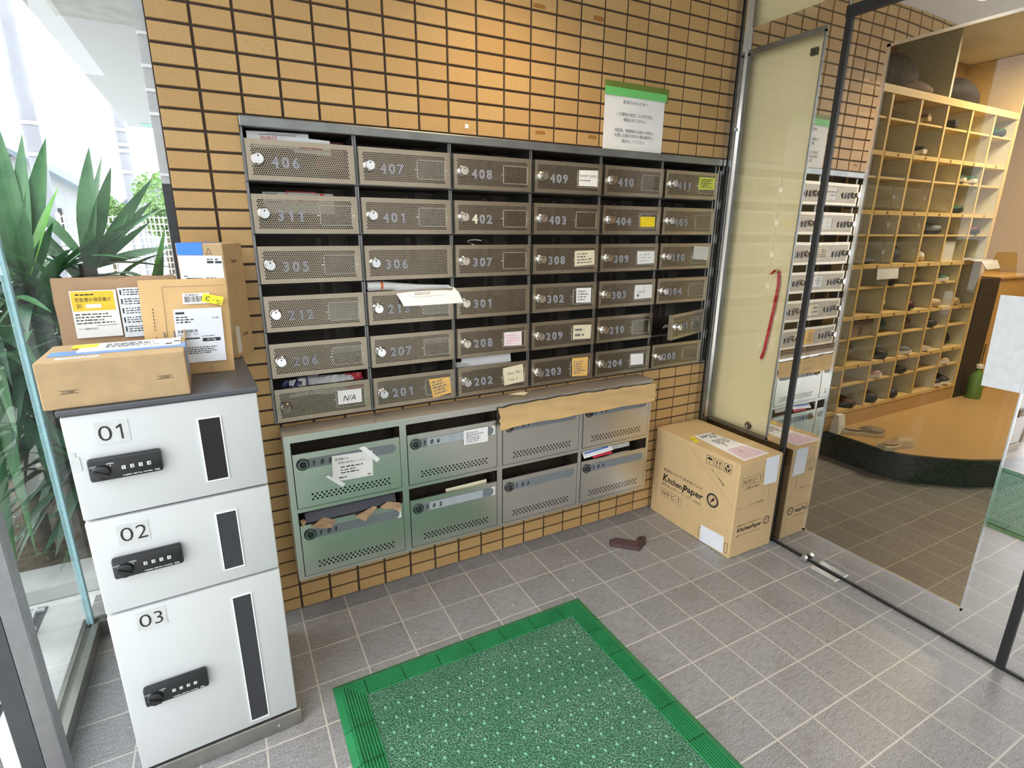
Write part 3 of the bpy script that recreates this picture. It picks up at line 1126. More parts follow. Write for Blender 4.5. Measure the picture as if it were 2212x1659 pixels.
CARDS = {'409': 'white typed name card', '411': 'lime-green written name card', '404': 'bright yellow name card', '308': 'cream handwritten name card', '309': 'white name card', '310': 'crumpled grey name card stuck over the rim',
         '302': 'white square name card', '303': 'white business card with a round mark', '209': 'crumpled cream name card', '203': 'orange sticky note', '204': 'small white name card', '208': 'pink-lettered name card', '202': 'tilted cream sticky note', '201': 'tilted orange sticky note', '': 'white paper reading N/A'}
EXTRA = {'406': 'stuffed with magazines above its door', '311': 'with folded flyers showing above its door', '307': 'with cables showing above its door', '213': 'with rolled newspaper sticking out of its slot',
         '211': 'whose door hangs open', '402': 'whose first digit is cream'}
protos = {}
for row in range(6):
    for col_ in range(6):
        nm = NAMES[row][col_]
        x0, z0 = .191 + PX * col_, 1.4277 - PZ * row
        if nm == '':
            lab = 'stainless mailbox without a number, junk mail above its door, under 206'
        elif nm in EXTRA:
            lab = 'stainless perforated mailbox numbered %s, %s' % (nm, EXTRA[nm])
        elif nm in CARDS:
            lab = 'stainless perforated mailbox numbered %s' % nm
        else:
            lab = 'stainless perforated mailbox numbered %s, without a name card' % nm
        bx = thing('mailbox', lab, 'mailbox', (x0, 0, z0), 0, 'steel mailboxes of the upper bank')
        if 'body' not in protos:
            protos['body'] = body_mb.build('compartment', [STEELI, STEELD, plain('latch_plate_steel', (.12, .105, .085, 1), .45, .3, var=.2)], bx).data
            protos['door'] = door_leaf_mesh().build('door', STEEL, bx, fix=False)
            dr = protos['door']
            protos['knob'] = knob_mb().build('knob', [CHROME, INK], dr, True).data
            kn = bpy.data.objects['knob']
            protos['hold'] = hold_mb.build('name_holder', [HOLDP, HOLDC, CHROME], dr).data
            ho = bpy.data.objects['name_holder']
        else:
            o = bpy.data.objects.new('compartment', protos['body']); COL.objects.link(o); o.parent = bx
            dr = bpy.data.objects.new('door', protos['door'].data); COL.objects.link(dr); dr.parent = bx
            kn = bpy.data.objects.new('knob', protos['knob']); COL.objects.link(kn); kn.parent = dr
            ho = None
            if nm not in ('406', '306', '301'):
                ho = bpy.data.objects.new('name_holder', protos['hold']); COL.objects.link(ho); ho.parent = dr
        if nm == '406' and ho:
            bpy.data.objects.remove(ho)
        dr.location = (0, -.02, 0)
        kn.location = (.0285, -.0005, .0545 if nm else .047)
        if nm == '211':
            th = .31
            dr.location = (DW_ - DW_ * cos(th), -.02 - DW_ * sin(th), 0)
            dr.rotation_euler = (0, 0, th)
            m = MB(); m.tube([(.0275, .008, .054), (.0275, .045, .054)], .006, 10); m.tube([(.0275, .030, .054), (-.012, .030, .054)], .005, 8)
            m.build('lock_barrel', CHROME, dr, True)
        if nm == '':
            kn.data = kn.data.copy()
            kn.data.materials[0] = plain('tarnished_knob', (.22, .19, .16, 1), .35, .9)
        if nm:
            m = MB()
            if nm == '402':
                number_geo(m, '4', .072, .034, .030, .0275, .0046, 1)
                number_geo(m, '02', .072 + .0275, .034, .030, .0275)
            else:
                number_geo(m, nm, .072, .034, .030, .0275)
            m.build('number', [NUM, NUMW], dr, fix=False)

# frame of the bank
fr = thing('mailbox_surround', 'grey steel surround round the bank of perforated mailboxes', 'frame', (.185, 0, .700))
m = MB(); m.box((-.0015, -.014, .866), (1.859, -.0008, .8935), 0, .003); m.box((-.0015, .002, .880), (1.859, .19, .8935)); m.build('top_rail', STEELD, fr)
m = MB(); m.box((-.002, -.006, .0), (.0, .17, .849)); m.build('side_rail', STEELD, fr)
m = MB(); m.box((1.850, -.002, 0), (1.858, .17, .849)); m.build('side_rail', STEELD, fr)
m = MB(); m.box((0, -.004, .0), (1.850, .17, .0042)); m.build('bottom_rail', STEELD, fr)


# ---- cards, notes and mail (each a thing of its own)
def card(name, label, cat, pts, y, mt, ink=None, wob=0.0, group=None, tk=.0005, curl=0):
    """small paper on a door; pts: TL, TR, BR, BL as (x, z)"""
    tl, tr, br, bl = [Vector((p[0], y, p[1])) for p in pts]
    r_ = random.Random(len(label))
    mb = MB()
    N = 4
    top, bot = [], []
    for j in range(N + 1):
        for i in range(N + 1):
            a, b = i / N, j / N
            p = (bl * (1 - a) + br * a) * (1 - b) + (tl * (1 - a) + tr * a) * b
            d = r_.uniform(0, wob) + curl * (1 - b) ** 2
            top.append(p + Vector((0, -tk - d, 0))); bot.append(p + Vector((0, -d, 0)))
    n_ = (N + 1) ** 2
    fs = []
    for j in range(N):
        for i in range(N):
            k = j * (N + 1) + i
            fs += [(k, k + 1, k + N + 2, k + N + 1), (n_ + k, n_ + k + N + 1, n_ + k + N + 2, n_ + k + 1)]
    mb.add(top + bot, fs)
    root = thing(name, label, cat, bl, 0, group)
    mb.v = [tuple(Vector(v) - bl) for v in mb.v]
    mb.build('paper', mt, root, wob > 0, False)
    if ink:
        k = Ink()
        u = (br - bl)
        v = (tl - bl)
        ink(k, u.length, v.length)
        k.put('writing', k.mats if hasattr(k, 'mats') else INK, root, (0, -tk - wob * 1.1 - .0003 - (curl if curl else 0), 0), u, v, .0002)
    return root


def sc(rows, seed, mt=None, x=.1, w=.8):
    def f(k, W, H):
        k.scrib(W * x, H * .12, W * w, H * .76, rows, seed, .5)
        k.mats = mt or INKG
    return f


GC = 'name cards on the mailbox doors'
YF = -.0217


def c409(k, W, H):
    k.text('NAOMI  GAREN', W * .05, H * .58, W * .9, H * .16); k.scrib(W * .06, H * .3, W * .85, H * .14, 1, 3); k.mats = INKG


def c303(k, W, H):
    k.disc(W * .18, H * .24, H * .11); k.text('Z', W * .47, H * .68, None, H * .14); k.scrib(W * .15, H * .40, W * .7, H * .2, 2, 4, .4); k.mats = INKG


def cNA(k, W, H):
    k.text('N/A', W * .22, H * .22, W * .52, H * .40, .25); k.mats = INK


def c202(k, W, H):
    k.text('Gate Yifan', W * .2, H * .55, W * .68, H * .16, .2); k.text('Yang  Ji', W * .2, H * .17, W * .5, H * .17, .2); k.mats = INKG


for nm, lab, pts, mt, ink, wob in [
    ('name_card', 'white typed name card in the holder of mailbox 409', [(1.299, 1.510), (1.384, 1.513), (1.384, 1.456), (1.299, 1.456)], PAPER, c409, 0),
    ('name_card', 'lime-green name card with handwriting on mailbox 411', [(1.907, 1.515), (1.999, 1.516), (1.999, 1.468), (1.907, 1.466)], PAPERL, sc(5, 2, INK), 0),
    ('name_card', 'bright yellow blank-looking card on mailbox 404', [(1.604, 1.352), (1.680, 1.352), (1.682, 1.313), (1.606, 1.313)], PAPERY, None, 0),
    ('name_card', 'cream handwritten card on mailbox 308', [(1.294, 1.222), (1.384, 1.224), (1.387, 1.169), (1.296, 1.165)], PAPERC, sc(4, 4), 0),
    ('name_card', 'white faintly printed card on mailbox 309', [(1.602, 1.216), (1.691, 1.217), (1.694, 1.168), (1.605, 1.166)], PAPER, sc(3, 5, PAPERG), .0004),
    ('name_card', 'crumpled grey card jutting above the holder of mailbox 310', [(1.914, 1.236), (2.004, 1.231), (2.003, 1.174), (1.911, 1.181)], PAPERG, None, .0015),
    ('name_card', 'squarish white card on mailbox 302', [(1.307, 1.081), (1.378, 1.080), (1.379, 1.022), (1.308, 1.024)], PAPER, sc(4, 7), 0),
    ('name_card', 'white business card with a round dot on mailbox 303', [(1.601, 1.081), (1.693, 1.080), (1.696, 1.024), (1.602, 1.024)], PAPER, c303, 0),
    ('name_card', 'crumpled cream card on mailbox 209', [(1.299, .936), (1.387, .932), (1.384, .876), (1.299, .879)], PAPERC, sc(2, 8), .001),
    ('sticky_note', 'orange sticky note with curling corner on mailbox 203', [(1.299, .801), (1.378, .799), (1.379, .720), (1.302, .725)], PAPERO, sc(6, 9), .0008),
    ('name_card', 'small white card on mailbox 204', [(1.602, .787), (1.674, .784), (1.677, .736), (1.606, .738)], PAPER, None, .0006),
    ('name_card', 'card with pink lettering on mailbox 208', [(.991, .931), (1.065, .930), (1.066, .877), (.991, .880)], PAPERP, sc(4, 11, INKP), 0),
    ('sticky_note', 'tilted cream sticky note with two handwritten names on mailbox 202', [(.986, .795), (1.072, .803), (1.078, .734), (.993, .726)], PAPERC, c202, 0),
    ('sticky_note', 'orange sticky note hanging askew on mailbox 201', [(.692, .788), (.770, .788), (.777, .729), (.706, .717)], PAPERO, sc(5, 13), .0008),
    ('paper_label', 'white paper marked N/A on the mailbox without a number', [(.379, .787), (.456, .786), (.455, .740), (.378, .740)], PAPER, cNA, 0)]:
    card(nm, lab, 'name card', pts, YF, mt, ink, wob, GC)

# taped notice above the mailboxes
nt = thing('notice', 'white printed notice hung with green tape above mailboxes 409 to 410', 'notice', (1.414, 0, 1.595))
m = MB()
sheet(m, (0, -.0010, .0), X, Z, .290, .212, .0015, 0, .0004, 8, 8, .0004, 0, .0004, 3)
m.build('paper_sheet', PAPER, nt, True, False)
m = MB(); m.box((-.003, -.0050, .184), (.296, -.0046, .2115), 0); m.box((-.003, -.0050, .2118), (.303, -.0046, .231), 1); m.box((.296, -.0040, .181), (.303, -.0036, .2118), 1); m.build('green_tape', [TAPEG, plain('olive_tape', (.13, .19, .025, 1), .5)], nt)['label'] = 'green masking tape along the top of the notice'
k = Ink()
for t, z_, w_, x_ in (('配達のみなさまへ', .160, .120, .145), ('この建物は個室ごとの呼び出し', .118, .180, .145), ('機能はありません。', .100, .110, .145), ('宅配物、郵便物のお届けの際は、', .062, .190, .145), ('伝票に記載の宛先の電話番号に', .045, .190, .145), ('電話をしてください。', .026, .115, .145)):
    k.text(t, x_, z_, w_, .0125, center=True)
k.put('printed_text', INKG, nt, (0, -.0036, 0), X, Z, .0008)

# loose mail in the slots
def flyer(name, label, cat, loc, u, v, w_, h_, mt=PAPER, bend=.004, curl=0, ink=None, mats=INK, group='mail sticking out of the slots', lift2=.0012):
    root = thing(name, label, cat, loc, 0, group)
    m_ = MB()
    sheet(m_, (0, 0, 0), u, v, w_, h_, bend, curl, 0, 8, 4)
    m_.build('paper_sheet', mt, root, True, False)
    if ink:
        k_ = Ink(); ink(k_)
        k_.put('print', mats, root, (0, 0, 0), u, v, bend + lift2)
    return root


U1 = Vector((1, 0, .02))
flyer('magazine', 'white magazine with red lettering jutting from box 406', 'magazine', (.200, .004, 1.515), U1, (0, .30, .95), .165, .046, PAPER, .001, 0,
      lambda k: (k.text('中央区', .035, .018, .045, .016), k.rect(.03, .036, .10, .002, 1), k.rect(.05, .0405, .09, .0012, 1)), [INKR, INKG])
flyer('magazine', 'white flyer with a red block jutting from box 406', 'flyer', (.318, .001, 1.508), (1, 0, -.03), (0, .2, .98), .105, .043, PAPER, .001, 0,
      lambda k: (k.rect(.022, .012, .060, .018, 0), k.line((.0, .012), (.020, .03), .001, 1)), [INKR, INKG])
flyer('magazine', 'dark magazine standing at the back of box 406', 'magazine', (.385, .05, 1.47), X, (0, .1, 1), .085, .082, plain('dark_red_cover', (.16, .02, .03, 1), .4), .001)
flyer('flyer', 'folded flyer with a red frame lying in box 311', 'flyer', (.225, .02, 1.34), (1, 0, 0), (0, .25, .95), .20, .062, PAPERG, .002, 0,
      lambda k: (k.frame(.065, .035, .085, .030, .002), k.poly([(.09, .04), (.105, .037), (.12, .045), (.105, .055)], 1), k.rect(.16, .04, .012, .02), k.scrib(.01, .03, .045, .03, 4, 3, .5, 1)), [INKR, INKG])
for q in range(3):
    m = MB()
    pts_ = [(.86 + .05 * q + .03 * cos(a * 1.3 + q), .03 + .02 * sin(a), 1.243 + .016 * sin(a * .9 + q) + .004 * q) for a in [x_ * .5 for x_ in range(13)]]
    m.tube(pts_, .002, 6)
    tag(m.build('cable', [INK, WHITEP, INK][q], None, True), ['black loop of cable lying in the slot above box 307', 'white cable coiled in the slot above box 307', 'second black cable behind the white one above box 307'][q], 'cable', 'cables in box 307')
nw = thing('newspaper', 'rolled newspaper with an orange band poking from box 213', 'newspaper', (.505, 0, 1.10), 0, 'mail sticking out of the slots')
m = MB()
m.rings([[(x_, .012 + .016 * cos(2 * pi * k / 14) * s_, zc + .014 * sin(2 * pi * k / 14) * s_) for k in range(14)] for x_, s_, zc in ((0, 1, .020), (.05, 1.0, .019), (.10, .8, .015), (.18, .55, .010), (.285, .42, .006))])
m.build('roll', PAPER, nw, True)
m = MB()
m.rings([[(x_, .012 + .0165 * cos(2 * pi * k / 14) * s_, zc + .0145 * sin(2 * pi * k / 14) * s_) for k in range(14)] for x_, s_, zc in ((.042, 1.0, .0195), (.050, 1.0, .0192))], cap=False)
m.build('orange_band', plain('orange_band', (.75, .16, .04, 1), .6), nw, True)
m = MB(); sheet(m, (0.0, -.004, .004), (1, 0, -.02), (0, .9, .3), .10, .03, .002); m.build('folded_page', PAPERG, nw)
ev = thing('envelope', 'white window envelope drooping over the door of box 213', 'envelope', (.583, -.006, 1.106), 0, 'mail sticking out of the slots')
m = MB()
rows = []
for j in range(7):
    a = j / 6
    y_, z_ = (-.004 - .030 * a ** .8, -.004 - .048 * a ** 1.3) if a > 0 else (.02, .004)
    rows.append([(.002 + .024 * a + (.219 - .006 * a) * i / 8, y_ - .004 * sin(pi * i / 8), z_) for i in range(9)])
vs = [p_ for r_ in rows for p_ in r_]
m.add(vs, [(j * 9 + i, (j + 1) * 9 + i, (j + 1) * 9 + i + 1, j * 9 + i + 1) for j in range(6) for i in range(8)])
m.add([(a, b + .001, c_ - .0015) for a, b, c_ in vs], [(j * 9 + i, j * 9 + i + 1, (j + 1) * 9 + i + 1, (j + 1) * 9 + i) for j in range(6) for i in range(8)])
m.build('envelope_paper', PAPER, ev, True, False)
k = Ink(); k.scrib(.06, .006, .09, .010, 2, 4); k.line((.035, .012), (.05, .001), .0008); k.line((.05, .001), (.16, .001), .0008); k.line((.16, .001), (.172, .012), .0008)
k.put('address_print', INKG, ev, (.006, -.0275, -.026), X, (0, .22, .9), .0065)
flyer('letter', 'white letter showing in the slot above box 202', 'letter', (.835, .012, .795), X, (0, .2, .98), .205, .046, PAPER, .001)
flyer('letter', 'pale envelope edge lying behind the letter of box 202', 'envelope', (.812, .004, .790), X, (0, .4, .9), .055, .040, PAPERG, .001)
rj = random.Random(12)
JM = [plain('navy_print', (.03, .035, .11, 1), .4), PAPER, plain('grey_print', (.38, .37, .38, 1), .5), PAPER, plain('crimson_print', (.58, .04, .06, 1), .45), PAPERG, PAPER]
JL = ['navy junk-mail leaflet crammed over the door of the box without a number', 'white crumpled leaflet in the middle of the junk mail', 'grey printed leaflet among the junk mail', 'white folded leaflet atop the junk mail', 'red and white flyer at the end of the junk mail', 'grey crumpled paper under the junk mail', 'white torn sheet at the start of the junk mail']
for q in range(7):
    xx = [.215, .300, .262, .345, .415, .33, .235][q]
    root = thing('junk_mail', JL[q], 'junk mail', (xx, .006 + .012 * (q % 3), .775), 0, 'junk mail in the unnumbered box')
    m = MB(); sheet(m, (0, 0, 0), (1, .1 * rj.uniform(-1, 1), rj.uniform(-.08, .12)), (rj.uniform(-.15, .15), .5, .85), [.08, .075, .07, .07, .065, .09, .06][q], .058, .004, 0, 0, 7, 4, .0004, 0, .004, q); m.build('sheet', JM[q], root, False, False)
    if q == 4:
        k = Ink(); k.rect(.0, .035, .028, .018); k.put('white_panel', PAPER, root, (0, -.006, 0), X, (0, .5, .85), .002)
sl = thing('paper_slip', 'small yellow paper slip lying on the lower cabinet top below box 202', 'paper slip', (1.008, -.060, .6885))
m = MB(); m.add([(0, .036, 0), (.050, -.004, .001), (.080, .022, .0), (.072, .052, 0)], [(0, 1, 2, 3)]); m.add([(0, .036, .0004), (.050, -.004, .0014), (.080, .022, .0004), (.072, .052, .0004)], [(3, 2, 1, 0)]); m.build('slip', PAPERC, sl, fix=False)

# ================================================================ lower cabinet with eight boxes
cb = thing('mailbox_cabinet', 'stainless cabinet shell round the eight lower mailboxes on the tiled wall', 'cabinet', (.194, -.1, .176))
W_, D_, H_ = 1.476, .0995, .511
m = MB(); m.box((0, 0, H_ - .0015), (W_, D_, H_)); m.build('top_panel', mat_steel('cabinet_top_steel', (.42, .37, .31, 1), .30, (1, 1, 1), .10, .55, .06, 0), cb)
m = MB(); m.box((0, .001, 0), (.0015, D_, H_ - .0015)); m.build('side_panel', STEELB, cb)
m = MB(); m.box((W_ - .0015, .001, 0), (W_, D_, H_ - .0015)); m.build('side_panel', STEELB, cb)
m = MB(); m.box((.0015, .001, 0), (W_ - .0015, D_, .0015)); m.build('bottom_panel', STEELB, cb)
VB = [(0, .018), (.361, .384), (.729, .750), (1.099, 1.116), (1.463, 1.476)]
m = MB()
for a, b in VB:
    m.box((a, 0, .0), (b, .012, H_ - .0015))
for (a, b), (a2, b2) in zip(VB, VB[1:]):
    for z_, zz in ((0, .012), (.246, .259), (.486, H_ - .0015)):
        m.box((b, 0, z_), (a2, .012, zz))
m.build('front_frame', STEELB, cb)
LN = [['105', '106', '107', '108'], ['101', '102', '103', '104']]
LLAB = {'105': 'lower mailbox 105 with a taped handwritten note', '106': 'lower mailbox 106 with a small printed note over its number strip', '107': 'lower mailbox 107 half covered by brown paper tape', '108': 'lower mailbox 108 at the taped end of the cabinet',
        '101': 'lower mailbox 101 with torn brown tape over its slot', '102': 'lower mailbox 102 with an envelope edge in its slot', '103': 'lower mailbox 103 with a bare number strip', '104': 'lower mailbox 104 with mail showing in its slot'}
DOORX = [(.2145, .5530), (.5805, .9205), (.9465, 1.2905), (1.3125, 1.6545)]
STRIPM = mat_steel('number_strip_metal', (.22, .245, .27, 1), .34, (1, 1, 20), .15, .2)
FONTSH = .15
for row in range(2):
    for col_ in range(4):
        nm = LN[row][col_]
        xa, xb = DOORX[col_]
        z0 = (.4375, .1905)[row]
        wd = xb - xa
        bx = thing('mailbox', LLAB[nm], 'mailbox', (xa, -.1, z0), 0, 'steel mailboxes of the lower cabinet')
        m = MB()
        m.box((0, .013, -.001), (.001, .098, .224)); m.box((wd - .001, .013, -.001), (wd, .098, .224)); m.box((.001, .013, -.001), (wd - .001, .098, 0)); m.box((.001, .096, 0), (wd - .001, .098, .224)); m.box((.001, .013, .223), (wd - .001, .096, .224))
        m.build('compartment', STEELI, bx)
        m = MB()
        perforate(m, 0, wd, 0, .1855, .040, .0195, 18, 3, (wd - .075) / 18, .0090, .0036, -.0015)
        m.box((0, -.0014, 0), (.0012, .012, .1855)); m.box((wd - .0012, -.0014, 0), (wd, .012, .1855)); m.box((.0012, -.0014, .1843), (wd - .0012, .010, .1855)); m.box((.0012, -.0014, 0), (wd - .0012, .010, .0012))
        dr = m.build('door', STEELB, bx, fix=False)
        # number strip with round ends
        m = MB()
        xs, xe, zc, rr = .028, wd - .030, .1495, .0165
        pts = [(xs + rr * cos(a), zc + rr * sin(a)) for a in [pi / 2 + pi * q / 10 for q in range(11)]] + [(xe - rr * .0 + rr * cos(a), zc + rr * sin(a)) for a in [-pi / 2 + pi * q / 10 for q in range(11)]]
        m.prism(pts, 'y', -.0030, -.0016)
        m.build('number_strip', STRIPM, dr)
        k = Ink()
        for q, ch in enumerate(nm):
            k.text(ch, .057 + .024 * q, .1410, None, .0165, FONTSH, .045)
        k.put('number', INK, dr, (0, -.0038, 0), X, Z, .0003)
        m = MB()
        m.lathe([(0, -.003), (.0195, -.003), (.0195, -.0055), (.0165, -.0075), (0, -.0075)], 26, 'y', (.028, 0, .1495), 0)
        m.lathe([(.0086, -.0076), (.0080, -.016), (.0062, -.0175), (0, -.0175)], 14, 'y', (.028, 0, .1490), 0)
        for q in range(20):
            a = 2 * pi * q / 20
            r1, r2 = .0108, .0155
            p1, p2 = (.028 + r1 * cos(a), .1495 + r1 * sin(a)), (.028 + r2 * cos(a), .1495 + r2 * sin(a))
            t_ = .0011
            nx_, nz_ = -sin(a) * t_, cos(a) * t_
            m.add([(p1[0] - nx_ * .6, -.0078, p1[1] - nz_ * .6), (p2[0] - nx_, -.0078, p2[1] - nz_), (p2[0] + nx_, -.0078, p2[1] + nz_), (p1[0] + nx_ * .6, -.0078, p1[1] + nz_ * .6)], [(0, 1, 2, 3)], 1)
        m.build('dial_lock', [BLACK, CHROME], dr)
        if nm in ('106', '102', '101'):
            m = MB(); m.box((wd - .026, -.0022, .133), (wd - .008, -.0016, .166)); m.build('tape_end', PAPER, dr)
        if nm in ('106', '102'):
            m = MB(); m.box((.070, -.0036, .1345), (wd - .06, -.0031, .1645)); m.build('strip_window', plain('pale_strip_card', (.36, .40, .43, 1), .4), dr)

n5 = card('handwritten_note', 'white handwritten note taped over the number strip of box 105', 'note', [(.330, .598), (.460, .594), (.457, .505), (.327, .508)], -.1035, PAPER,
          lambda k, W, H: (k.text('配達員さん', W * .08, H * .80, W * .34, H * .10), k.text('宅配物は置き配してください。', W * .14, H * .66, W * .7, H * .075), k.scrib(W * .2, H * .26, W * .66, H * .33, 3, 5, .4), k.scrib(W * .15, H * .08, W * .33, H * .10, 1, 8, .6), k.rect(W * .86, H * .07, W * .09, H * .035)), .0003)
for pts in ([(.415, .612), (.434, .615), (.484, .559), (.472, .549)], [(.305, .533), (.312, .538), (.366, .495), (.355, .485)]):
    m = MB(); m.prism([(a - .327, b - .508) for a, b in pts], 'y', -.0018, -.0012); m.build('tape_strip', INKW, n5)
card('printed_note', 'small white printed note stuck on box 106', 'note', [(.787, .606), (.883, .606), (.883, .548), (.787, .551)], -.1037, PAPER, sc(6, 21, INKG), 0)
kt = thing('brown_tape', 'wide wrinkled brown paper tape sealing the slots of boxes 107 and 108', 'tape', (.925, -.1036, .595))
m = MB()
r = random.Random(9)
NX, NZ = 30, 7
top, bot = [], []
for j in range(NZ + 1):
    for i in range(NX + 1):
        a, b = i / NX, j / NZ
        x_ = a * .752 + (r.uniform(-.006, .006) if i in (0, NX) else 0)
        hh = .082 - .010 * abs(a - .35) + (r.uniform(-.0025, .0025) if j in (0, NZ) else 0)
        d = .0015 + .012 * (1 - b) ** 2 * (1 - .3 * a) + .0035 * (1 + sin(a * 23 + b * 9)) * (1 - b) + .0022 * (1 + sin(b * 14 + a * 3)) * (.3 + a * .4) + r.uniform(0, .0014) + (.008 * (1 - a * 14) if a < .07 else 0) * (1 - b)
        top.append((x_, -d - .0005, hh * b - .004 * (a < .05)))
        bot.append((x_, -d, hh * b - .004 * (a < .05)))
n_ = len(top)
fs = []
for j in range(NZ):
    for i in range(NX):
        q = j * (NX + 1) + i
        fs += [(q, q + 1, q + NX + 2, q + NX + 1), (n_ + q, n_ + q + NX + 1, n_ + q + NX + 2, n_ + q + 1)]
m.add(top + bot, fs)
m.build('tape_sheet', KRAFTT, kt, True, False)
for q, (nm_, pts, lab) in enumerate([('', [(.223, .375), (.235, .392), (.226, .405), (.215, .398)], 'small torn brown tape scrap at the corner of the slot of box 101'), ('', [(.245, .372), (.288, .393), (.325, .376), (.317, .360), (.308, .352), (.27, .355)], 'torn brown tape flap folded over the door of box 101'),
                                   ('', [(.385, .372), (.45, .392), (.462, .388), (.444, .364), (.437, .366), (.425, .343), (.42, .345)], 'torn pointed brown tape flap over the middle of box 101'), ('', [(.47, .386), (.50, .397), (.54, .386), (.548, .360), (.535, .352), (.515, .365), (.49, .372)], 'torn brown tape flap beside the upright at box 101')]):
    root = thing('torn_tape', lab, 'tape scrap', (pts[0][0], -.1035, pts[0][1]), 0, 'torn brown tape on box 101')
    cx_ = sum(p[0] for p in pts) / len(pts); cz_ = sum(p[1] for p in pts) / len(pts)
    m = MB()
    vs = [(p[0] - pts[0][0], -(.003 if (i_ % 2) else .009), p[1] - pts[0][1]) for i_, p in enumerate(pts)] + [(cx_ - pts[0][0], -.004, cz_ - pts[0][1])]
    n_ = len(pts)
    m.add(vs, [(i_, (i_ + 1) % n_, n_) for i_ in range(n_)])
    m.add([(v[0], v[1] + .0006, v[2]) for v in vs], [((i_ + 1) % n_, i_, n_) for i_ in range(n_)])
    m.build('scrap', KRAFT, root, False, False)
flyer('mail_wrapper', 'dark glossy magazine wrapper crammed in the slot of box 101', 'mail', (.235, -.085, .365), (1, 0, .05), (0, .5, .8), .30, .040, plain('black_wrapper', (.02, .02, .04, 1), .25), .006, 0, None, INK, None)
flyer('envelope', 'cream envelope edge peeping out of box 102', 'envelope', (.72, -.086, .372), (1, 0, .02), (0, .3, .9), .165, .011, PAPERC, .001, 0, None, INK, None)
flyer('envelope', 'white and blue envelope sticking out of box 104', 'envelope', (1.330, -.094, .384), (1, 0, .07), (0, .6, .7), .15, .030, PAPER, .002, 0, lambda k: k.rect(.01, .016, .12, .006), INKB, None)
flyer('flyer', 'red flyer lying under the envelope in box 104', 'flyer', (1.375, -.097, .378), (1, 0, .03), (0, .7, .5), .10, .025, plain('crimson_print', (.58, .04, .06, 1), .45), .002, 0, None, INK, None)
flyer('letter', 'grey letter standing at the back of the slot of box 104', 'letter', (1.46, -.07, .385), X, (0, .2, 1), .13, .032, PAPERG, .001, 0, None, INK, None)

# ================================================================ parcel locker
LR = math.atan2(.017, .349)
lk = thing('parcel_locker', 'white three-door parcel locker with a dark top, standing before the tiled wall', 'parcel locker', (-.222, -.500, 0), LR)
LW, LD = .350, .375
m = MB(); m.box((.002, .022, .047), (LW - .002, LD, .944), 0, .003); m.box((.003, .0205, .048), (LW - .003, .0218, .943), 1); m.build('body', [WHITEM, SEALGAP], lk)  # black sheet behind the doors paints the shade in their gaps
m = MB(); m.box((-.004, -.004, .9445), (LW + .004, LD + .002, .9565), 0, .0025); m.build('top', DARKTOP, lk)
m = MB(); m.box((-.002, -.006, 0), (LW + .008, LD, .046), 0, .0015); kb = m.build('kick_base', GALV, lk)
m = MB()
for x_ in (.05, .30):
    m.lathe([(0, 0), (.003, 0), (.0024, -.002), (0, -.0022)], 10, 'y', (x_, -.006, .022))
m.build('screw', CHROME, kb)
DZ = [(.7170, .9425), (.4886, .7120), (.0490, .4834)]
LK = [(.028, .153, .803, .852), (.031, .159, .576, .624), (.035, .164, .232, .282)]
WN = [(.229, .270, .754, .899), (.234, .274, .523, .669), (.240, .279, .068, .441)]
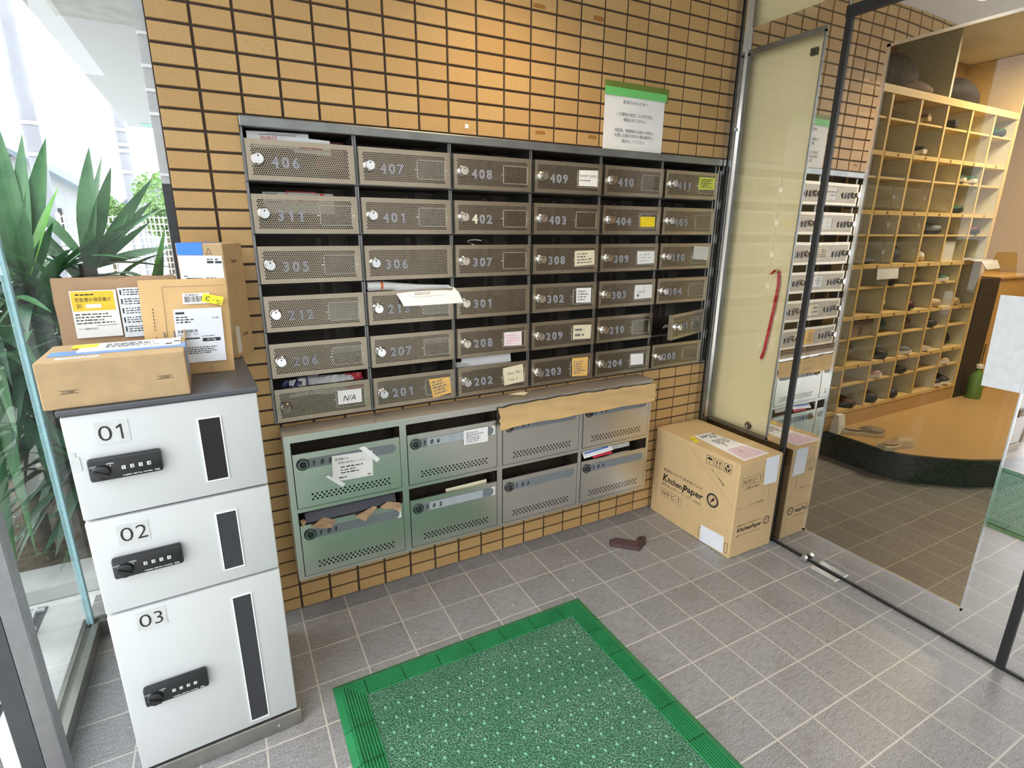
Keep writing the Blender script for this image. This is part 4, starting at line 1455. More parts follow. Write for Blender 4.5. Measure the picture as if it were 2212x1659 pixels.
for q in range(3):
    z0, z1 = DZ[q]
    m = MB(); m.box((0, 0, z0), (LW, .020, z1), 0, .004)
    dr = m.build('door', WHITEM, lk, True)
    x0, x1, za, zb = LK[q]
    m = MB(); m.box((x0, -.017, za), (x1, -.0002, zb), 0, .0055); lo = m.build('combination_lock', BLACK, dr, True)
    kx, kz = x0 + .021, za + .020
    m = MB(); m.lathe([(.0155, -.0172), (.0148, -.024), (.0125, -.0255), (0, -.0255)], 24, 'y', (kx, 0, kz))
    a = -.5
    d, n_ = Vector((cos(a), 0, sin(a))), Vector((-sin(a), 0, cos(a)))
    pts = []
    for s_, t_ in ((-.0135, -.003), (.0135, -.003), (.0135, .003), (-.0135, .003)):
        pts.append(Vector((kx, 0, kz)) + d * s_ + n_ * t_)
    m.add([(p.x, -.0253, p.z) for p in pts] + [(p.x, -.031, p.z) for p in pts], [(4, 5, 6, 7), (0, 1, 5, 4), (1, 2, 6, 5), (2, 3, 7, 6), (3, 0, 4, 7)])
    m.build('lock_knob', BLACK, dr, True)
    k = Ink()
    k.text('LOCK', x0 + .003, zb - .0165, .0115, .0032); k.text('OPEN', x0 + .031, zb - .0140, .0120, .0032)
    k.disc(x0 + .009, zb - .0195, .0012, 8); k.disc(x0 + .037, zb - .0170, .0012, 8)
    k.text('TAJIMA METAL WORK', x0 + .054, za + .0045, .052, .0036, 0, .01); k.text('T01', x0 + .109, za + .0045, .0095, .0040, 0, .01)
    digs = ('1234', '0000', '0000')[q]
    for j in range(4):
        k.rect(x0 + .055 + .0145 * j, za + .020, .0065, .0078)
    k.put('lock_lettering', INKW, dr, (0, -.0171, 0), X, Z, .0003)
    k = Ink()
    for j in range(4):
        k.text(digs[j], x0 + .0567 + .0145 * j, za + .0208, None, .0060, 0, .02)
    k.put('code_digits', INK, dr, (0, -.0175, 0), X, Z, .0002)
    zt = (.883, .653, .434)[q]
    m = MB(); m.box((.052 - .003, -.0008, zt - .007), (.106, -.0002, zt + .040)); m.build('number_sticker', plain('clear_sticker', (.545, .565, .56, 1), .22), dr)
    k = Ink(); k.text('0', .0545, zt, .0225, .032, 0, -.008); k.text('123'[q], .0825 if q else .0845, zt, None, .032, 0, -.008); k.put('number', INK, dr, (0, -.0009, 0), X, Z, .0003)
    x0, x1, za, zb = WN[q]
    t = .0026
    m = MB()
    for a_, b_ in (((x0 - t, -.0025, za - t), (x0, 0, zb + t)), ((x1, -.0025, za - t), (x1 + t, 0, zb + t)), ((x0, -.0025, za - t), (x1, 0, za)), ((x0, -.0025, zb), (x1, 0, zb + t))):
        m.box(a_, b_)
    m.build('window_rim', plain('white_rim', (.80, .81, .81, 1), .3), dr)
    m = MB(); m.box((x0, -.0009, za), (x1, -.0001, zb)); wn_ = m.build('window_slot', SLOTK if q == 0 else SLOTG, dr)
m = MB(); m.box((.001, -.0012, .828), (.017, -.0002, .858)); m.box((.003, -.0010, .858), (.012, -.0002, .868)); 
pl = thing('clear_sticker', 'small clear peeled sticker on the edge of locker door 01', 'sticker', (-.222, -.500, 0), LR)
m.build('film', plain('clear_sticker', (.545, .565, .56, 1), .22), pl)

# ================================================================ parcels on the locker
ZT = .9568


def code_lines(k, x, y, s, mi=0):
    """the two printed lines and short caption beside a carton's corner mark"""
    k.rect(x, y, s, .0009, mi); k.rect(x, y + .006, s, .0007, mi)
    k.text('LMBP', x + s * .2, y + .0015, s * .6, .0036)


fb = thing('flat_parcel', 'flat brown cardboard parcel lying at the front edge of the locker top', 'parcel', (-.2445, -.492, ZT), radians(1.5))
PW, PD, PH = .246, .180, .094
m = MB(); m.box((0, 0, 0), (PW, PD, PH), 0, .0025); m.build('carton', CARD, fb)
m = MB(); m.box((PW - .002, .045, .03), (PW + .0012, .105, PH + .0008)); m.box((.012, .052, PH + .0002), (PW - .002, .098, PH + .0009)); m.build('blue_tape', plain('blue_parcel_tape', (.12, .27, .62, 1), .3), fb)['label'] = 'blue tape strip along the parcel top'
m = MB(); m.box((.055, .075, PH + .0009), (PW - .008, .165, PH + .0015)); sh = m.build('shipping_label', LABELW, fb)
k = Ink(); k.scrib(.10, .10, .10, .05, 6, 3); k.rect(.21, .09, .012, .012); k.rect(.225, .115, .012, .010); k.put('label_print', INK, sh, (0, 0, PH + .0015), X, Y, .0003)
m = MB(); m.box((.040, .120, PH + .0015), (.085, .160, PH + .0019)); m.build('yellow_sticker', STICKY, fb)
m = MB(); m.box((.030, .020, PH + .0001), (.100, .034, PH + .0007)); bs = m.build('barcode_sticker', PAPER, fb)
k = Ink(); k.bars(.034, .023, .060, .008, 26, 4); k.put('barcode', INK, bs, (0, 0, PH + .0007), X, Y, .0003)
k = Ink(); code_lines(k, .03, .030, .03); code_lines(k, .19, .040, .03); k.put('carton_print', INK, fb, (0, 0, 0), X, Z, .0006)
m = MB(); m.prism([(.155, PH), (.210, PH + .0005), (.19, PH + .018), (.165, PH + .010)], 'x', PW - .002, PW + .0005); m.build('end_flap', CARD, fb)
for z_ in (.08, .05, .004):
    pass

# paper bag
bg = thing('paper_bag', 'brown kraft paper bag with a yellow and white delivery label, behind the flat parcel', 'paper bag', (-.243, -.268, ZT), radians(2))
m = MB()
r = random.Random(3)
prof = [(0, .0, .095), (.02, -.003, .10), (.07, .0, .092), (.13, .010, .068), (.18, .018, .045), (.215, .026, .036), (.229, .030, .033)]
rings = []
for z_, yf, yb in prof:
    ring = []
    for i in range(9):
        ring.append((.232 * i / 8 + r.uniform(-.0015, .0015), yf + r.uniform(-.0015, .0015) * (z_ > .1), z_ + (.004 * sin(i * 1.3) if z_ > .2 else 0)))
    ring += [(.236, (yf + yb) / 2, z_)]
    for i in range(8, -1, -1):
        ring.append((.232 * i / 8 + r.uniform(-.0015, .0015), yb, z_ + (.004 * sin(i * 1.7 + 1) if z_ > .2 else 0)))
    ring += [(.006, (yf + yb) / 2, z_)]
    rings.append(ring)
m.rings(rings)
m.build('bag_paper', KRAFT, bg, True)
uB, vB = X, Vector((0, .115, 1)).normalized()
oB = Vector((.030, .0010, .10))
m = MB(); quad_slab(m, [oB + uB * a + vB * b + Vector((0, -.002, 0)) for a, b in ((0, 0), (.085, 0), (.085, .105), (0, .105))], (0, -1, 0), .0008); lb = m.build('delivery_slip', PAPER, bg)
m = MB(); quad_slab(m, [oB + uB * a + vB * b + Vector((0, -.0028, 0)) for a, b in ((.002, .060), (.080, .060), (.080, .103), (.002, .103))], (0, -1, 0), .0004); yl = m.build('yellow_panel', plain('delivery_yellow', (.80, .55, .03, 1), .5), lb)
k = Ink(); k.text('宅急便の領収書が', .008, .080, .066, .0095); k.scrib(.010, .093, .050, .006, 1, 3, .6); k.rect(.026, .066, .028, .0085, 1); k.scrib(.010, .066, .012, .010, 3, 4)
k.scrib(.004, .030, .072, .026, 4, 5, .4); k.line((.04, .026), (.078, .027), .0007); k.text('ヤマト運輸株式会社', .006, .018, .034, .0042)
k.put('slip_print', [INK, PAPER], lb, oB + Vector((0, -.0034, 0)), uB, vB, .0003)
m = MB(); quad_slab(m, [oB + uB * a + vB * b + Vector((0, -.002, 0)) for a, b in ((.088, -.005), (.150, -.005), (.150, .108), (.088, .108))], (0, -1, 0), .0008); l2 = m.build('address_slip', LABELW, bg)
k = Ink()
for j in range(5):
    k.rect(.092, .008 + .021 * j, .003, .012); k.scrib(.098, .006 + .021 * j, .048, .016, 3, j + 7, .5)
k.put('slip_print', INK, l2, oB + Vector((0, -.0028, 0)), uB, vB, .0003)

# padded envelope
pe = thing('padded_envelope', 'tan padded envelope with an OPEN strip and yellow C sticker, leaning behind the flat parcel', 'envelope', (-.089, -.296, ZT), radians(-1))
uE, vE = X, Vector((.03, .12, 1)).normalized()
m = MB()
EW, EH = .180, .226
N = 12
top, bot = [], []
r = random.Random(8)
for j in range(N + 1):
    for i in range(N + 1):
        a, b = i / N, j / N
        p = uE * (EW * a) + vE * (EH * b)
        puff = .013 * (sin(pi * min(1, max(0, a))) * sin(pi * b)) ** .5 + r.uniform(-.0009, .0009) * (0 < i < N and 0 < j < N) + .0012 * sin(b * 26 + a * 5) * sin(pi * a)
        top.append(p + Vector((0, -puff - .001, 0))); bot.append(p + Vector((0, puff * .6 + .001, 0)))
n_ = (N + 1) ** 2
fs = []
for j in range(N):
    for i in range(N):
        q = j * (N + 1) + i
        fs += [(q, q + 1, q + N + 2, q + N + 1), (n_ + q, n_ + q + N + 1, n_ + q + N + 2, n_ + q + 1)]
rim = [i for i in range(N + 1)] + [j * (N + 1) + N for j in range(1, N + 1)] + [N * (N + 1) + i for i in range(N - 1, -1, -1)] + [j * (N + 1) for j in range(N - 1, 0, -1)]
fs += [(a, n_ + a, n_ + b, b) for a, b in zip(rim, rim[1:] + rim[:1])]
m.add(top + bot, fs)
m.build('envelope_body', KRAFTE, pe, True)
oE = Vector((0, -.0150, 0))


def patch(name, mt, a0, b0, a1, b1, parent, dy=0.0, rot=0.0):
    m_ = MB()
    cx_, cy_ = (a0 + a1) / 2, (b0 + b1) / 2
    pts = []
    for a, b in ((a0, b0), (a1, b0), (a1, b1), (a0, b1)):
        da, db = a - cx_, b - cy_
        pts.append(oE + uE * (cx_ + da * cos(rot) - db * sin(rot)) + vE * (cy_ + da * sin(rot) + db * cos(rot)) + Vector((0, -dy, 0)))
    quad_slab(m_, pts, (0, -1, 0), .0005)
    return m_.build(name, mt, parent)


l1 = patch('shipping_label', LABELW, .064, .030, .164, .158, pe)
k = Ink(); k.rect(.068, .146, .018, .005); k.scrib(.068, .124, .036, .018, 3, 3); k.text('13:30', .142, .132, .015, .005)
k.bars(.068, .102, .042, .007, 22, 3); k.text('DA21 - 3092 - 0325', .068, .096, .042, .0035); k.rect(.066, .086, .046, .0035); k.rect(.118, .079, .038, .008); k.scrib(.118, .090, .034, .004, 1, 9)
k.scrib(.074, .050, .08, .018, 4, 6)
k.put('label_print', INK, l1, oE + Vector((0, -.0005, 0)), uE, vE, .0003)
k = Ink(); k.text('0.15g', .128, .0805, .018, .0048, 0, .01); k.put('weight_print', INKW, l1, oE + Vector((0, -.0009, 0)), uE, vE, .0003)
b1_ = patch('barcode_sticker', PAPER, .086, .169, .142, .194, pe)
k = Ink(); k.bars(.090, .173, .046, .014, 20, 5); k.scrib(.092, .188, .04, .004, 1, 4); k.put('barcode', INK, b1_, oE + Vector((0, -.0005, 0)), uE, vE, .0003)
y1_ = patch('yellow_sticker', STICKY, .126, .168, .170, .188, pe, .0008, -.25)
k = Ink(); k.text('C', .132, .176, None, .0105, 0, .02, -.25); k.text('5 4H', .147, .1745, .018, .0048, 0, 0, -.25); k.scrib(.156, .1655, .011, .005, 2, 3); k.put('sticker_print', INK, y1_, oE + Vector((0, -.0014, 0)), uE, vE, .0003)
k = Ink(); k.text('OPEN', .027, .074, .022, .0050, 0, .01, pi / 2)
for j in range(7):
    zz = .110 + .0078 * j
    k.line((.0245, zz), (.0245, zz + .005), .0008); k.poly([(.0228, zz + .003), (.0262, zz + .003), (.0245, zz + .0065)])
k.rect(.047, .02, .0008, .19); k.rect(.047, .210, .130, .0007); k.rect(.040, .086, .003, .020, 1); k.rect(.060, .088, .003, .020, 1); k.line((.128, .017), (.131, .011), .0008); k.line((.131, .011), (.134, .017), .0008)
k.put('printed_marks', [INK, INKG], pe, oE + Vector((0, .0005, 0)), uE, vE, .0003)

# standing box, turned so that two faces show
sb = thing('standing_parcel', 'tall cardboard parcel on end with a white label and blue tape, against the wall', 'parcel', (-.006, -.112, ZT), radians(-29))
SW_, SD_, SH_ = .122, .098, .303
m = MB(); m.box((0, 0, 0), (SW_, SD_, SH_), 0, .0025); m.build('carton', CARD, sb)
m = MB(); m.box((.003, -.0008, SH_ - .030), (.070, -.0002, SH_ + .0006)); m.box((.003, -.0008, SH_ + .0001), (.070, SD_, SH_ + .0007)); m.build('blue_tape', plain('blue_tape_end', (.03, .19, .66, 1), .35), sb)['label'] = 'blue tape end at the parcel top'
m = MB(); m.box((.004, -.0012, SH_ - .155), (SW_ - .004, -.0003, SH_ - .031)); l1 = m.build('shipping_label', LABELW, sb)
k = Ink()
for j in range(2):
    k.rect(.078 + .021 * j, SH_ - .050, .017, .006); k.scrib(.078 + .021 * j, SH_ - .043, .017, .006, 1, j)
k.rect(.018, SH_ - .094, .044, .0062); k.scrib(.07, SH_ - .092, .044, .006, 1, 5, .7); k.scrib(.012, SH_ - .086, .014, .005, 1, 7); k.scrib(.012, SH_ - .150, .10, .05, 7, 8)
k.put('label_print', INK, l1, (0, -.0012, 0), X, Z, .0003)
k = Ink(); k.line((.078, SH_ - .027), (.085, SH_ - .012), .0010); k.line((.092, SH_ - .027), (.085, SH_ - .012), .0010); k.line((.078, SH_ - .027), (.092, SH_ - .027), .0010)
k.put('arrow_mark', INK, sb, (0, 0, 0), X, Z, .0006)
k = Ink(); code_lines(k, .030, SH_ - .050, .035); code_lines(k, .045, .055, .035); k.put('carton_print', INK, sb, (SW_, 0, 0), Y, Z, .0006)
m = MB(); m.box((SW_ + .0002, .010, .012), (SW_ + .0010, .030, .085)); m.build('side_sticker', PAPERG, sb)

# ================================================================ kitchen paper carton on the floor
kb_ = thing('kitchen_paper_carton', 'large kitchen paper cardboard carton standing in the corner by the glass', 'carton', (1.790, -.492, 0))
BW, BD, BH = .255, .468, .423
m = MB(); m.box((0, 0, .0), (BW, BD, BH - .002), 0, .004)
m.box((.001, .002, BH - .0022), (BW / 2 - .001, BD - .002, BH), 0); m.box((BW / 2 + .001, .002, BH - .0022), (BW - .001, BD - .002, BH), 0)
m.build('carton', CARDB, kb_)
# broad face towards the boxes: u runs from the wall outwards, v up
k = Ink()
oF, uF = Vector((0, BD, 0)), Vector((0, -1, 0))
k.text('無漂白パルプ+非木材パルプ', .066, .2330, .232, .0150)
k.text('K', .064, .180, .034, .040, .25, .03); k.text('itchen', .096, .184, .088, .028, .05, .025); k.text('P', .187, .176, .028, .040, .25, .04); k.text('aper', .215, .180, .092, .030, .05, .025)
k.text('EPFキッチンペーパー75W', .064, .1600, .234, .0130)
k.frame(.061, .108, .128, .036, .0012); k.text('Nキビ-', .070, .114, .090, .024); k.text('1', .168, .115, None, .022)
k.ring(.356, .2150, .0310, .0075, 36); k.ring(.356, .2150, .0215, .0012, 30); k.poly([(.350, .205), (.352, .222), (.367, .231), (.362, .214)]); k.poly([(.345, .204), (.347, .214), (.352, .204)])
for j in range(3):
    x0 = (.300, .345, .392)[j]
    k.frame(x0, .364, .0385, .0385, .0016)
    if j == 0:
        k.poly([(x0 + .0192 + .014 * cos(a), .385 + .011 * sin(a)) for a in [pi * q / 12 for q in range(13)]]); k.rect(x0 + .0185, .371, .0015, .015); k.ring(x0 + .0165, .3715, .0028, .0012, 12)
    elif j == 1:
        for xx in (.0115, .0265):
            k.rect(x0 + xx - .0014, .373, .0028, .016); k.poly([(x0 + xx - .0055, .387), (x0 + xx + .0055, .387), (x0 + xx, .396)])
        k.rect(x0 + .005, .3695, .028, .0016)
    else:
        k.disc(x0 + .0192, .392, .0062); k.poly([(x0 + .006, .385), (x0 + .010, .386), (x0 + .017, .376), (x0 + .017, .368), (x0 + .013, .368), (x0 + .007, .377)]); k.poly([(x0 + .032, .385), (x0 + .028, .386), (x0 + .021, .376), (x0 + .021, .368), (x0 + .025, .368), (x0 + .031, .377)])
k.text('カット目安線', .330, .345, .085, .0100, 0, 0, -.56)
k.frame(.301, .020, .016, .044, .0018); k.frame(.452 - .011, .020, .016, .044, .0018); k.line((.415, .082), (.428, .055), .0018)
k.put('carton_printing', INK, kb_, oF, uF, Z, .0006)
k = Ink(); k.line((.190, .413), (.4668, .227), .0010); k.put('cut_guide_line', plain('brown_ink', (.24, .15, .08, 1), .7), kb_, oF, uF, Z, .0005)
m = MB(); quad_slab(m, [oF + uF * a + Z * b for a, b in ((.313, .003), (.438, .010), (.434, .085), (.312, .078))], (-1, 0, 0), .0008); m.build('white_paper_patch', LABELW, kb_)
# end face towards the room
k = Ink()
k.frame(.025, .322, .120, .035, .0012); k.text('Nキビ-', .034, .328, .083, .022); k.text('1', .124, .329, None, .020); k.text('入数:20個入', .043, .302, .092, .013)
k.rect(.196, .232, .0014, .06); k.text('無漂白パルプ+非木材パルプ', .028, .139, .145, .0075)
k.text('KitchenPaper', .030, .108, .150, .024, .15, .03); k.text('EPFキッチンペーパー75W', .030, .092, .140, .0075); k.ring(.208, .127, .0190, .0045, 30); k.poly([(.204, .121), (.206, .131), (.214, .136), (.211, .126)])
k.text('カット目安線', .092, .226, .075, .0075)
k.put('carton_printing', INK, kb_, (0, 0, 0), X, Z, .0006)
k = Ink(); k.rect(.004, .2215, .246, .0009); k.put('cut_guide_line', plain('brown_ink', (.24, .15, .08, 1), .7), kb_, (0, 0, 0), X, Z, .0005)
m = MB(); quad_slab(m, [Vector((a, 0, b)) for a, b in ((.158, .300), (.236, .298), (.232, .421), (.152, .419))], (0, -1, 0), .0008); m.build('white_paper_patch', LABELW, kb_)
# top: shipping sheets
oT = Vector((0, 0, BH))
m = MB(); quad_slab(m, [oT + Vector(p) for p in ((.066, .306, .0002), (.163, .304, .0002), (.200, .025, .0002), (.041, .018, .0002))], (0, 0, 1), .0006); l1 = m.build('shipping_sheet', PAPER, kb_)
m = MB(); quad_slab(m, [oT + Vector(p) for p in ((.073, .130, .0008), (.165, .134, .0008), (.192, .034, .0008), (.052, .028, .0008))], (0, 0, 1), .0002); m.build('pink_field', plain('pink_slip', (.74, .56, .63, 1), .6), l1)
k = Ink(); k.scrib(.0, .0, .045, .09, 5, 3, .55); k.scrib(.06, .01, .06, .08, 5, 4, .4); k.line((.07, .035), (.14, .025), .003); k.text('ゆうパック', .195, .03, .05, .008, 0, 0, -.1, 1)
k.put('sheet_print', [INK, INKR], l1, oT + Vector((.078, .292, .0010)), (0, -1, 0), (1, 0, 0), .0004)
m = MB(); quad_slab(m, [oT + Vector(p) for p in ((.038, .308, .0002), (.055, .305, .0002), (.038, .250, .0002), (.014, .250, .0002))], (0, 0, 1), .0007); yy_ = m.build('yellow_sticker', STICKY, kb_)
k = Ink(); k.scrib(.0, .0, .025, .010, 1, 2, .6); k.put('sticker_print', INK, yy_, oT + Vector((.026, .292, .0010)), (0, -1, 0), (1, 0, 0), .0003)

# ================================================================ green mat
gm = thing('entrance_mat', 'green vinyl loop entrance mat with a ridged border on the grey tiles', 'mat', (.228, -2.35, 0))
MW, ML, MBW = .872, 1.942, .086
m = MB()
m.box((MBW * .9, MBW * .9, .001), (MW - MBW * .9, ML - MBW * .9, .0105))
r = random.Random(1)
ns = 0
for j in range(40):
    for i in range(18):
        x_ = MBW + .014 + (MW - 2 * MBW - .028) * (i + (.5 if j % 2 else 0)) / 18
        y_ = MBW + .02 + (ML - 2 * MBW - .04) * j / 40
        q = .0036
        m.add([(x_ - q, y_ - q, .0105), (x_ + q, y_ - q, .0105), (x_ + q, y_ + q, .0105), (x_ - q, y_ + q, .0105), (x_, y_, .0175)], [(0, 1, 4), (1, 2, 4), (2, 3, 4), (3, 0, 4)], 1)
m.build('loop_surface', [MATG, plain('mat_nub', (.15, .37, .25, 1), .6)], gm, fix=False)
# border profile across its width: bevelled outer lip, then ridges
prof = [(0, .0005), (.018, .0085)]
for q in range(8):
    b = .022 + q * .0078
    prof += [(b, .0078), (b + .0012, .0135), (b + .0044, .0135), (b + .0056, .0078)]
prof += [(MBW, .0105)]


def border(side, L):
    mb = MB()

    def at(t, s_):
        # t across from outer edge, s_ along
        if side == 'back':
            return (s_, ML - t)
        if side == 'front':
            return (s_, t)
        if side == 'west':
            return (t, s_)
        return (MW - t, s_)
    cuts = [0] + [.088 + .112 * q for q in range(int((L - .176) / .112) + 1)] + [L]
    for a, b in zip(cuts, cuts[1:]):
        if b - a < .02:
            continue
        vs = []
        for t, z_ in prof:
            sa = max(a + .0012, t) if a == 0 else a + .0012
            sb_ = min(b - .0012, L - t) if b == L else b - .0012
            p1, p2 = at(t, sa), at(t, sb_)
            vs += [(p1[0], p1[1], z_), (p2[0], p2[1], z_)]
        n2 = len(prof)
        mb.add(vs, [(2 * i_, 2 * i_ + 1, 2 * i_ + 3, 2 * i_ + 2) for i_ in range(n2 - 1)])
    return mb


for sd, L in (('back', MW), ('west', ML), ('east', ML)):
    border(sd, L).build('border_strip', RUBG, gm)

# ================================================================ brown door wedge
dw = thing('door_wedge', 'dark maroon rubber block shaped like an L lying on the floor tiles', 'door wedge', (1.425, -.176, 0))
m = MB()
P_ = [(0, 0), (-.010, -.022), (.076, -.104), (.142, -.070), (.154, -.050), (.128, -.038), (.094, -.058), (.032, .0)]
m.prism(P_, 'z', 0, .021)
m.prism([(.080, -.096), (.138, -.066), (.150, -.052), (.100, -.074)], 'z', .021, .028)
m.build('block', BRICK, dw)
m = MB(); m.prism([(.108, -.070), (.136, -.056), (.133, -.053), (.105, -.067)], 'z', .028, .0284); m.build('slot', SEALGAP, dw)
m = MB()
r = random.Random(5)
for k_ in range(26):
    x_, y_ = r.uniform(.2, 1.7), r.uniform(-.38, -.03)
    s_ = r.uniform(.002, .006)
    m.add([(x_, y_, .0), (x_ + s_, y_ + s_ * .3, .0), (x_ + s_ * .7, y_ + s_, .0), (x_ + s_ * .5, y_ + s_ * .4, s_ * .6)], [(0, 1, 3), (1, 2, 3), (2, 0, 3)], r.choice((0, 1, 1)))
tag(m.build('floor_crumbs', [PAPER, BARK], None, fix=False), 'scattered crumbs and grit on the tiles along the mailbox wall', 'crumbs', None, 'stuff')

# ================================================================ hall seen through the glass
cp = thing('steel_cupboard', 'cream painted steel cupboard front behind the narrow glass pane', 'cupboard', (2.13, -.352, .424))
m = MB(); m.box((0, 0, 0), (.17, .351, 1.93), 0, .003); m.build('cupboard_body', CREAM, cp)
m = MB(); m.box((-.003, .014, .012), (-.0002, .338, 1.545), 0, .001); dr = m.build('cupboard_door', CREAM, cp)
m = MB(); m.lathe([(0, -.003), (.0185, -.003), (.0185, -.009), (.0125, -.0095), (.0115, -.006), (0, -.006)], 22, 'x', (-.0, .10, .028)); m.build('lock_ring', CHROME, dr, True)
m = MB()
m.box((-.016, .022, 1.50), (-.003, .050, 1.525), 0, .003); m.box((-.022, .030, 1.506), (-.016, .042, 1.519), 0, .002)
m.build('door_closer', plain('dark_bracket', (.07, .065, .055, 1), .4, .6), dr)
m = MB(); m.tube([(-.003, .055, .726), (-.018, .055, .726), (-.022, .055, .718), (-.016, .055, .708)], .0035, 8); m.build('hook', CHROME, dr, True)
st_ = thing('red_strap', 'red strap hanging from the hook on the cream cupboard', 'strap', (2.115, -.297, 1.145))
m = MB()
pts = [(0, .030, -.018), (0, .012, .001), (0, -.006, -.006), (-.001, -.012, -.06), (-.001, -.006, -.16), (-.001, .004, -.26), (-.001, .012, -.34), (-.001, .022, -.378)]
for a_, b_ in zip(pts, pts[1:]):
    pass
L_ = []
for p in pts:
    L_.append([(p[0] - .002, p[1] - .006, p[2]), (p[0] - .002, p[1] + .006, p[2]), (p[0] + .001, p[1] + .006, p[2]), (p[0] + .001, p[1] - .006, p[2])])
m.rings(L_)
m.build('webbing', STRAP, st_, True)

# shoe shelf
PXS = [2.960, 3.231, 3.505, 3.777, 4.050, 4.322, 4.602]
THICK = [1.697, 1.402, 1.113, .825, .535]
THIN = [1.866, 1.580, 1.282, .992, .700, .419]
sf = thing('shoe_shelf', 'tall pine and white shoe cubby shelf in the hall behind the glass door', 'shoe shelf', (2.950, .0, .153))
OX, OZ = 2.950, .153


def sp(name, a, b, mt):
    mb = MB(); mb.box((a[0] - OX, a[1], a[2] - OZ), (b[0] - OX, b[1], b[2] - OZ))
    return mb.build(name, mt, sf)


SD = .335
sp('plinth', (2.950, .004, .1532), (4.612, SD, .247), HFLOOR)
sp('base_board', (2.950, 0, .247), (4.612, SD, .268), PINE)
sp('back_panel', (2.950, SD, .1532), (4.612, SD + .012, 2.355), mat_wood('back_board_wood', (.40, .26, .11, 1), (.50, .35, .17, 1), 4))
for q, x_ in enumerate(PXS):
    mb = MB()
    mb.box((x_ - .009 - OX, .004, .268 - OZ), (x_ + .009 - OX, SD, 1.978 - OZ), 0); mb.box((x_ - .009 - OX, .0, .268 - OZ), (x_ + .009 - OX, .004, 1.978 - OZ), 1)
    mb.build('partition', [SHELFW, PINE], sf)
tb = sp('top_board', (2.950, -.004, 1.9785), (4.612, SD, 2.015), PINE)
for i in range(6):
    x0, x1 = PXS[i] + .0095, PXS[i + 1] - .0095
    for z_ in THICK:
        mb = MB()
        mb.box((x0 - OX, -.002, z_ - .011 - OZ), (x1 - OX, SD, z_ + .011 - OZ), 0); mb.box(((x0 + x1) / 2 - .008 - OX, -.0035, z_ - .007 - OZ), ((x0 + x1) / 2 + .008 - OX, -.002, z_ + .006 - OZ), 1)
        mb.build('fixed_board', [PINE, plain('peg_brown', (.25, .15, .06, 1), .6)], sf)
    for z_ in THIN:
        if (i, z_) in ((5, .992),):
            continue
        sp('loose_shelf', (x0, .006, z_ - .005), (x1, SD, z_ + .005), PINE)
sp('divider', (3.772, .01, 2.0155), (3.792, SD, 2.355), SHELFW)
sp('end_panel', (4.6125, .0, .1532), (4.630, SD, 2.355), PINE)

SHC = {'black': (.018, .018, .020, 1), 'brown': (.10, .055, .03, 1), 'dgreen': (.02, .075, .04, 1), 'grey': (.13, .14, .15, 1), 'taupe': (.22, .17, .13, 1), 'white': (.72, .70, .66, 1), 'beige': (.48, .36, .22, 1), 'maroon': (.10, .03, .03, 1), 'navy': (.03, .04, .08, 1), 'pink': (.45, .30, .33, 1), 'teal': (.05, .13, .15, 1)}
SOLES = {'cream': (.62, .55, .42, 1), 'black': (.02, .02, .02, 1), 'white': (.74, .73, .70, 1), 'tan': (.46, .33, .18, 1)}


def shoe(label, x_, y_, z_, rot, col_, sole, L=.26, w_=.088, h_=.085, group='shoes in the cubby shelf', slip=False, name='shoe'):
    """toe points along local +x; sole, upper and, where open, the dark mouth"""
    g_ = thing(name, label, 'shoe' if not slip else 'slipper', (x_, y_, z_), rot, group)
    ns_ = 11
    # outline half widths along the length
    hw = [.30, .40, .44, .42, .38, .38, .42, .48, .50, .44, .20]
    up = [.80, .96, 1.0, .96, .86, .72, .60, .52, .46, .38, .22]
    if slip:
        up = [.12, .12, .12, .12, .14, .5, .66, .66, .58, .44, .25]
    m_ = MB()
    rings_ = []
    for k_ in range(ns_):
        xx = L * (k_ / (ns_ - 1) - .5)
        a = w_ * hw[k_]
        lift = .010 * max(0, (k_ - 8) / 2) ** 2
        rings_.append([(xx, -a, lift), (xx, a, lift), (xx, a * 1.02, .022 + lift), (xx, -a * 1.02, .022 + lift)])
    m_.rings(rings_)
    m_.build('sole', plain('sole_' + sole, SOLES[sole], .6), g_, True)
    m_ = MB()
    rings_ = []
    for k_ in range(ns_):
        xx = L * .97 * (k_ / (ns_ - 1) - .5)
        a = w_ * hw[k_] * .96
        hh = h_ * up[k_]
        lift = .010 * max(0, (k_ - 8) / 2) ** 2
        ring = []
        for q in range(9):
            t_ = pi * q / 8
            ring.append((xx, a * cos(t_), .020 + lift + hh * sin(t_) ** .8))
        rings_.append(ring)
    m_.rings(rings_, 0, True, False)
    m_.build('upper', plain('upper_' + col_, SHC[col_], .6, var=.2), g_, True)
    m_ = MB()
    vs = []
    for q in range(12):
        a = 2 * pi * q / 12
        cx_ = -.23 * L if not slip else -.20 * L
        vs.append((cx_ + (.15 if not slip else .24) * L * cos(a), .24 * w_ * sin(a) * (1 if not slip else 1.4), .020 + h_ * (1.0 if not slip else .13) - .006 * abs(cos(a)) * (1 if not slip else 0) + .004))
    m_.add(vs, [tuple(range(12))])
    m_.build('opening', plain('shoe_inside', (.02, .016, .013, 1), .9) if not slip else plain('insole', (.36, .26, .17, 1), .8), g_)
    return g_


def cell(i, z_):
    return (PXS[i] + PXS[i + 1]) / 2, z_


